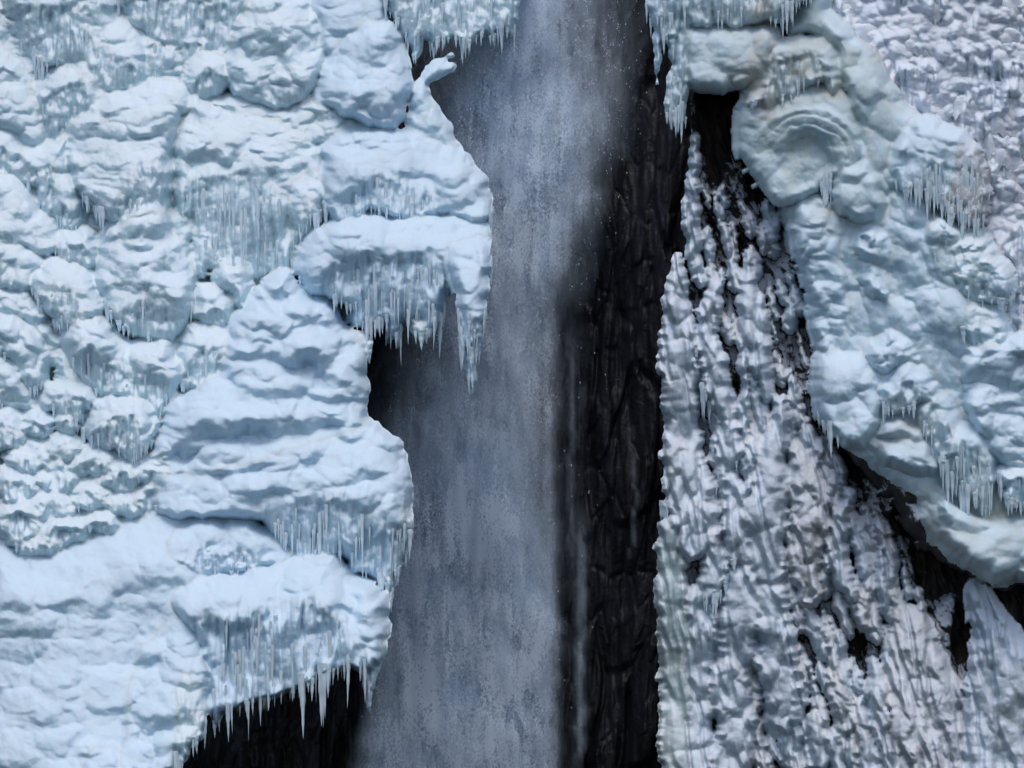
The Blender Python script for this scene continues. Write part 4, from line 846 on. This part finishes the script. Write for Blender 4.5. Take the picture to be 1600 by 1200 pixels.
random.seed(77); n = 0
for row in range(14):
    y0 = 300+row*64
    for c in range(17):
        x0 = 1092+c*21+random.uniform(-8, 8)+(row % 2)*13; y = y0+random.uniform(-25, 25)
        lim = 1235+max(0, (y-330))*.12 if y < 640 else 1290+(y-640)*.62
        if x0 > min(lim, 1500) or y > 1190 or (y < 420 and x0 < 1090): continue
        if any(((x0-a)/(b2*1.1+8))**2+((y+30-b)/(d2*1.1+16))**2 < 1 for a, b, b2, d2, s in BARE if s > .35): continue
        L_ = random.uniform(50, 120) if y > 560 else random.uniform(26, 60); wd = random.choice([6, 8, 10, 13, 17])*random.uniform(.8, 1.2)*(1 if y > 560 else .6); sl_ = random.uniform(.08, .34)
        n += 1
        hgt = 'below the ringed bowl' if y < 480 else 'level with the blue flow' if y < 680 else 'level with the rock gap' if y < 930 else 'near the bottom edge'
        where = 'gorge side' if x0 < 1160 else 'middle' if x0 < 1270 else 'blue flow side'
        column('lumpy ice drip on the streaked wall, %s, %s' % (where, hgt), [(x0, y), (x0+sl_*L_*.5+random.uniform(-3,3), y+L_*.5), (x0+sl_*L_, y+L_)], [wd*.45, wd*1.1, wd*.8], off=.35+random.random()*.45,
               group='lumpy ice drips, %s, %s' % (where, hgt), name='ice_drip', cat='ice drip', P=14+wd*1.1, Rs=wd, Rt=14, ext=1.5, big0=2, mat=random.choice([M_wall, M_wall, M_rime]), K=(9,18,7), K2=(4.5,10,1.3), shear=.25, rough=2.4, step=1.7)
rmound('smooth snowy fan of ice at the bottom right corner',
       [(1512,925),(1530,912),(1552,935),(1575,965),(1602,1000),(1640,1040),(1640,1230),(1515,1230),(1508,1150),(1516,1060),(1522,990)], name='ice_fan', cat='ice fan', P=34, Rt=30, Rs=34, cap=None, off=.9, K=(26,90,11), K2=(8,20,2), mat=M_wall, shear=.25, big0=3, dfun=depth_wall)
rmound('ribbed snowy fan left of the bottom right corner under the dark rock',
       [(1392,965),(1420,950),(1450,975),(1470,1020),(1492,1060),(1506,1110),(1512,1230),(1400,1230),(1392,1160),(1380,1060)], name='ice_fan', cat='ice fan', P=24, Rt=40, Rs=30, cap=None, off=.5, K=(14,60,10), K2=(6,14,3), mat=M_rime, shear=.25, big0=3, dfun=depth_wall)
flush(4.0, 2)
# knobbly cascade: prototypes copied many times, each its own thing
def knob_proto(k):
    """a lump of frosted ice: domed cap, fluted skirt, a few drips"""
    rs = 40; na = 28; V = []; F = []; R = random.Random(k)
    th = np.linspace(0, 2*math.pi, na, endpoint=False); rings_ = 16
    P_ = []
    for i in range(rings_+1):
        f = i/rings_*math.pi*.62                         # from the crown over the brow and down
        for a in th:
            x = math.sin(f)*math.cos(a); y = math.sin(f)*math.sin(a); z = math.cos(f)
            P_.append((x, y, z))
    P_ = np.array(P_); x, y, z = P_.T
    b = 1+.22*fbm(x*1.6+k*7, z*1.6+y, 300+k, 3)+.10*knobs(x*3+9, z*3+y*2, 1, 1, 310+k)
    low = np.clip(.35-z, 0, 1); flut = 1+low*.16*np.cos(np.arctan2(y, x)*11+3*noise(x*2, y*2, k))
    X_ = x*b*flut*(1+.15*(k % 3)); Y_ = y*b*flut*.8; Z_ = z*.75*b-low*(.8+.9*fbm(x*3, y*3, 320+k, 2))
    V = np.stack([X_, Y_, Z_], 1)*.36
    for i in range(rings_):
        for j in range(na):
            a_ = i*na+j; b_ = i*na+(j+1) % na; F.append((a_, a_+na, b_+na, b_))
    F = np.array(F); cap = (P_[F[:, 0], 2] > .1)
    r = bpy.data.objects.new('ice_lump', None); COL.objects.link(r)
    for nm, kp in (('snow_cap', cap), ('ice_skirt', ~cap)):
        f = F[kp]; u = np.unique(f); mp = np.zeros(len(V), dtype=np.int64); mp[u] = np.arange(len(u)); link(nm, mesh_from(nm, V[u], mp[f], M_casc), r)
    for q_ in range(4):
        a = -math.pi/2+R.uniform(-1.2, 1.2); o = bpy.data.objects.new('icicle', ICI[R.randrange(len(ICI))]); COL.objects.link(o); o.parent = r
        o.location = (.30*math.cos(a), .26*math.sin(a), -.22); o.scale = (.03, .03, R.uniform(.18, .42))
    return r
def copy_tree(o, parent=None):
    c = o.copy(); COL.objects.link(c)
    if parent: c.parent = parent
    for ch in o.children: copy_tree(ch, c)
    return c
protos = [knob_proto(k) for k in range(5)]
used = set(); random.seed(31)
def in_poly(x, y, P): return bool(inside(np.array([[x]]), np.array([[y]]), P)[0, 0])
UP = np.array([(1285,-15),(1610,-15),(1610,720),(1560,700),(1530,560),(1545,400),(1530,230),(1470,190),(1420,165),(1395,120),(1370,80),(1325,45)], float)
place = []
yy = -5
while yy < 720:
    xx = 1280+random.uniform(0, 20)
    while xx < 1615:
        x = xx+random.uniform(-7, 7); y = yy+random.uniform(-7, 7)
        if in_poly(x, y, UP): place.append((x, y))
        xx += random.uniform(24, 62)
    yy += 25
for n, (x, y) in enumerate(place):
    k = n % 5 if n < 5 else random.randrange(5)
    o = protos[k] if k not in used else copy_tree(protos[k]); used.add(k)
    s = random.choice([.6,.8,1,1.2,1.6])*random.uniform(.9,1.1); yd = float(depth_right(np.array([[x]]), np.array([[y]]))[0, 0])+.75-.2*random.random()
    o.location = tuple(world(np.array(x), np.array(y+14*s), yd)); o.scale = (s, s, s*random.uniform(.9, 1.6)); o.rotation_euler = (0, random.uniform(-.4, .2), random.uniform(-.3, .3))
    band = ('top right corner' if y < 150 else 'right edge beside the brown-icicled dome' if y < 380 else 'right edge below the dome')
    tag(o, {'top right corner': 'small frosted knob in the knobbly cascade filling the top right corner',
            'right edge beside the brown-icicled dome': 'small frosted knob on the right beside the brown-icicled dome',
            'right edge below the dome': 'small frosted knob along the right edge below the dome'}[band], 'ice lump', 'frosted knobs, '+band)
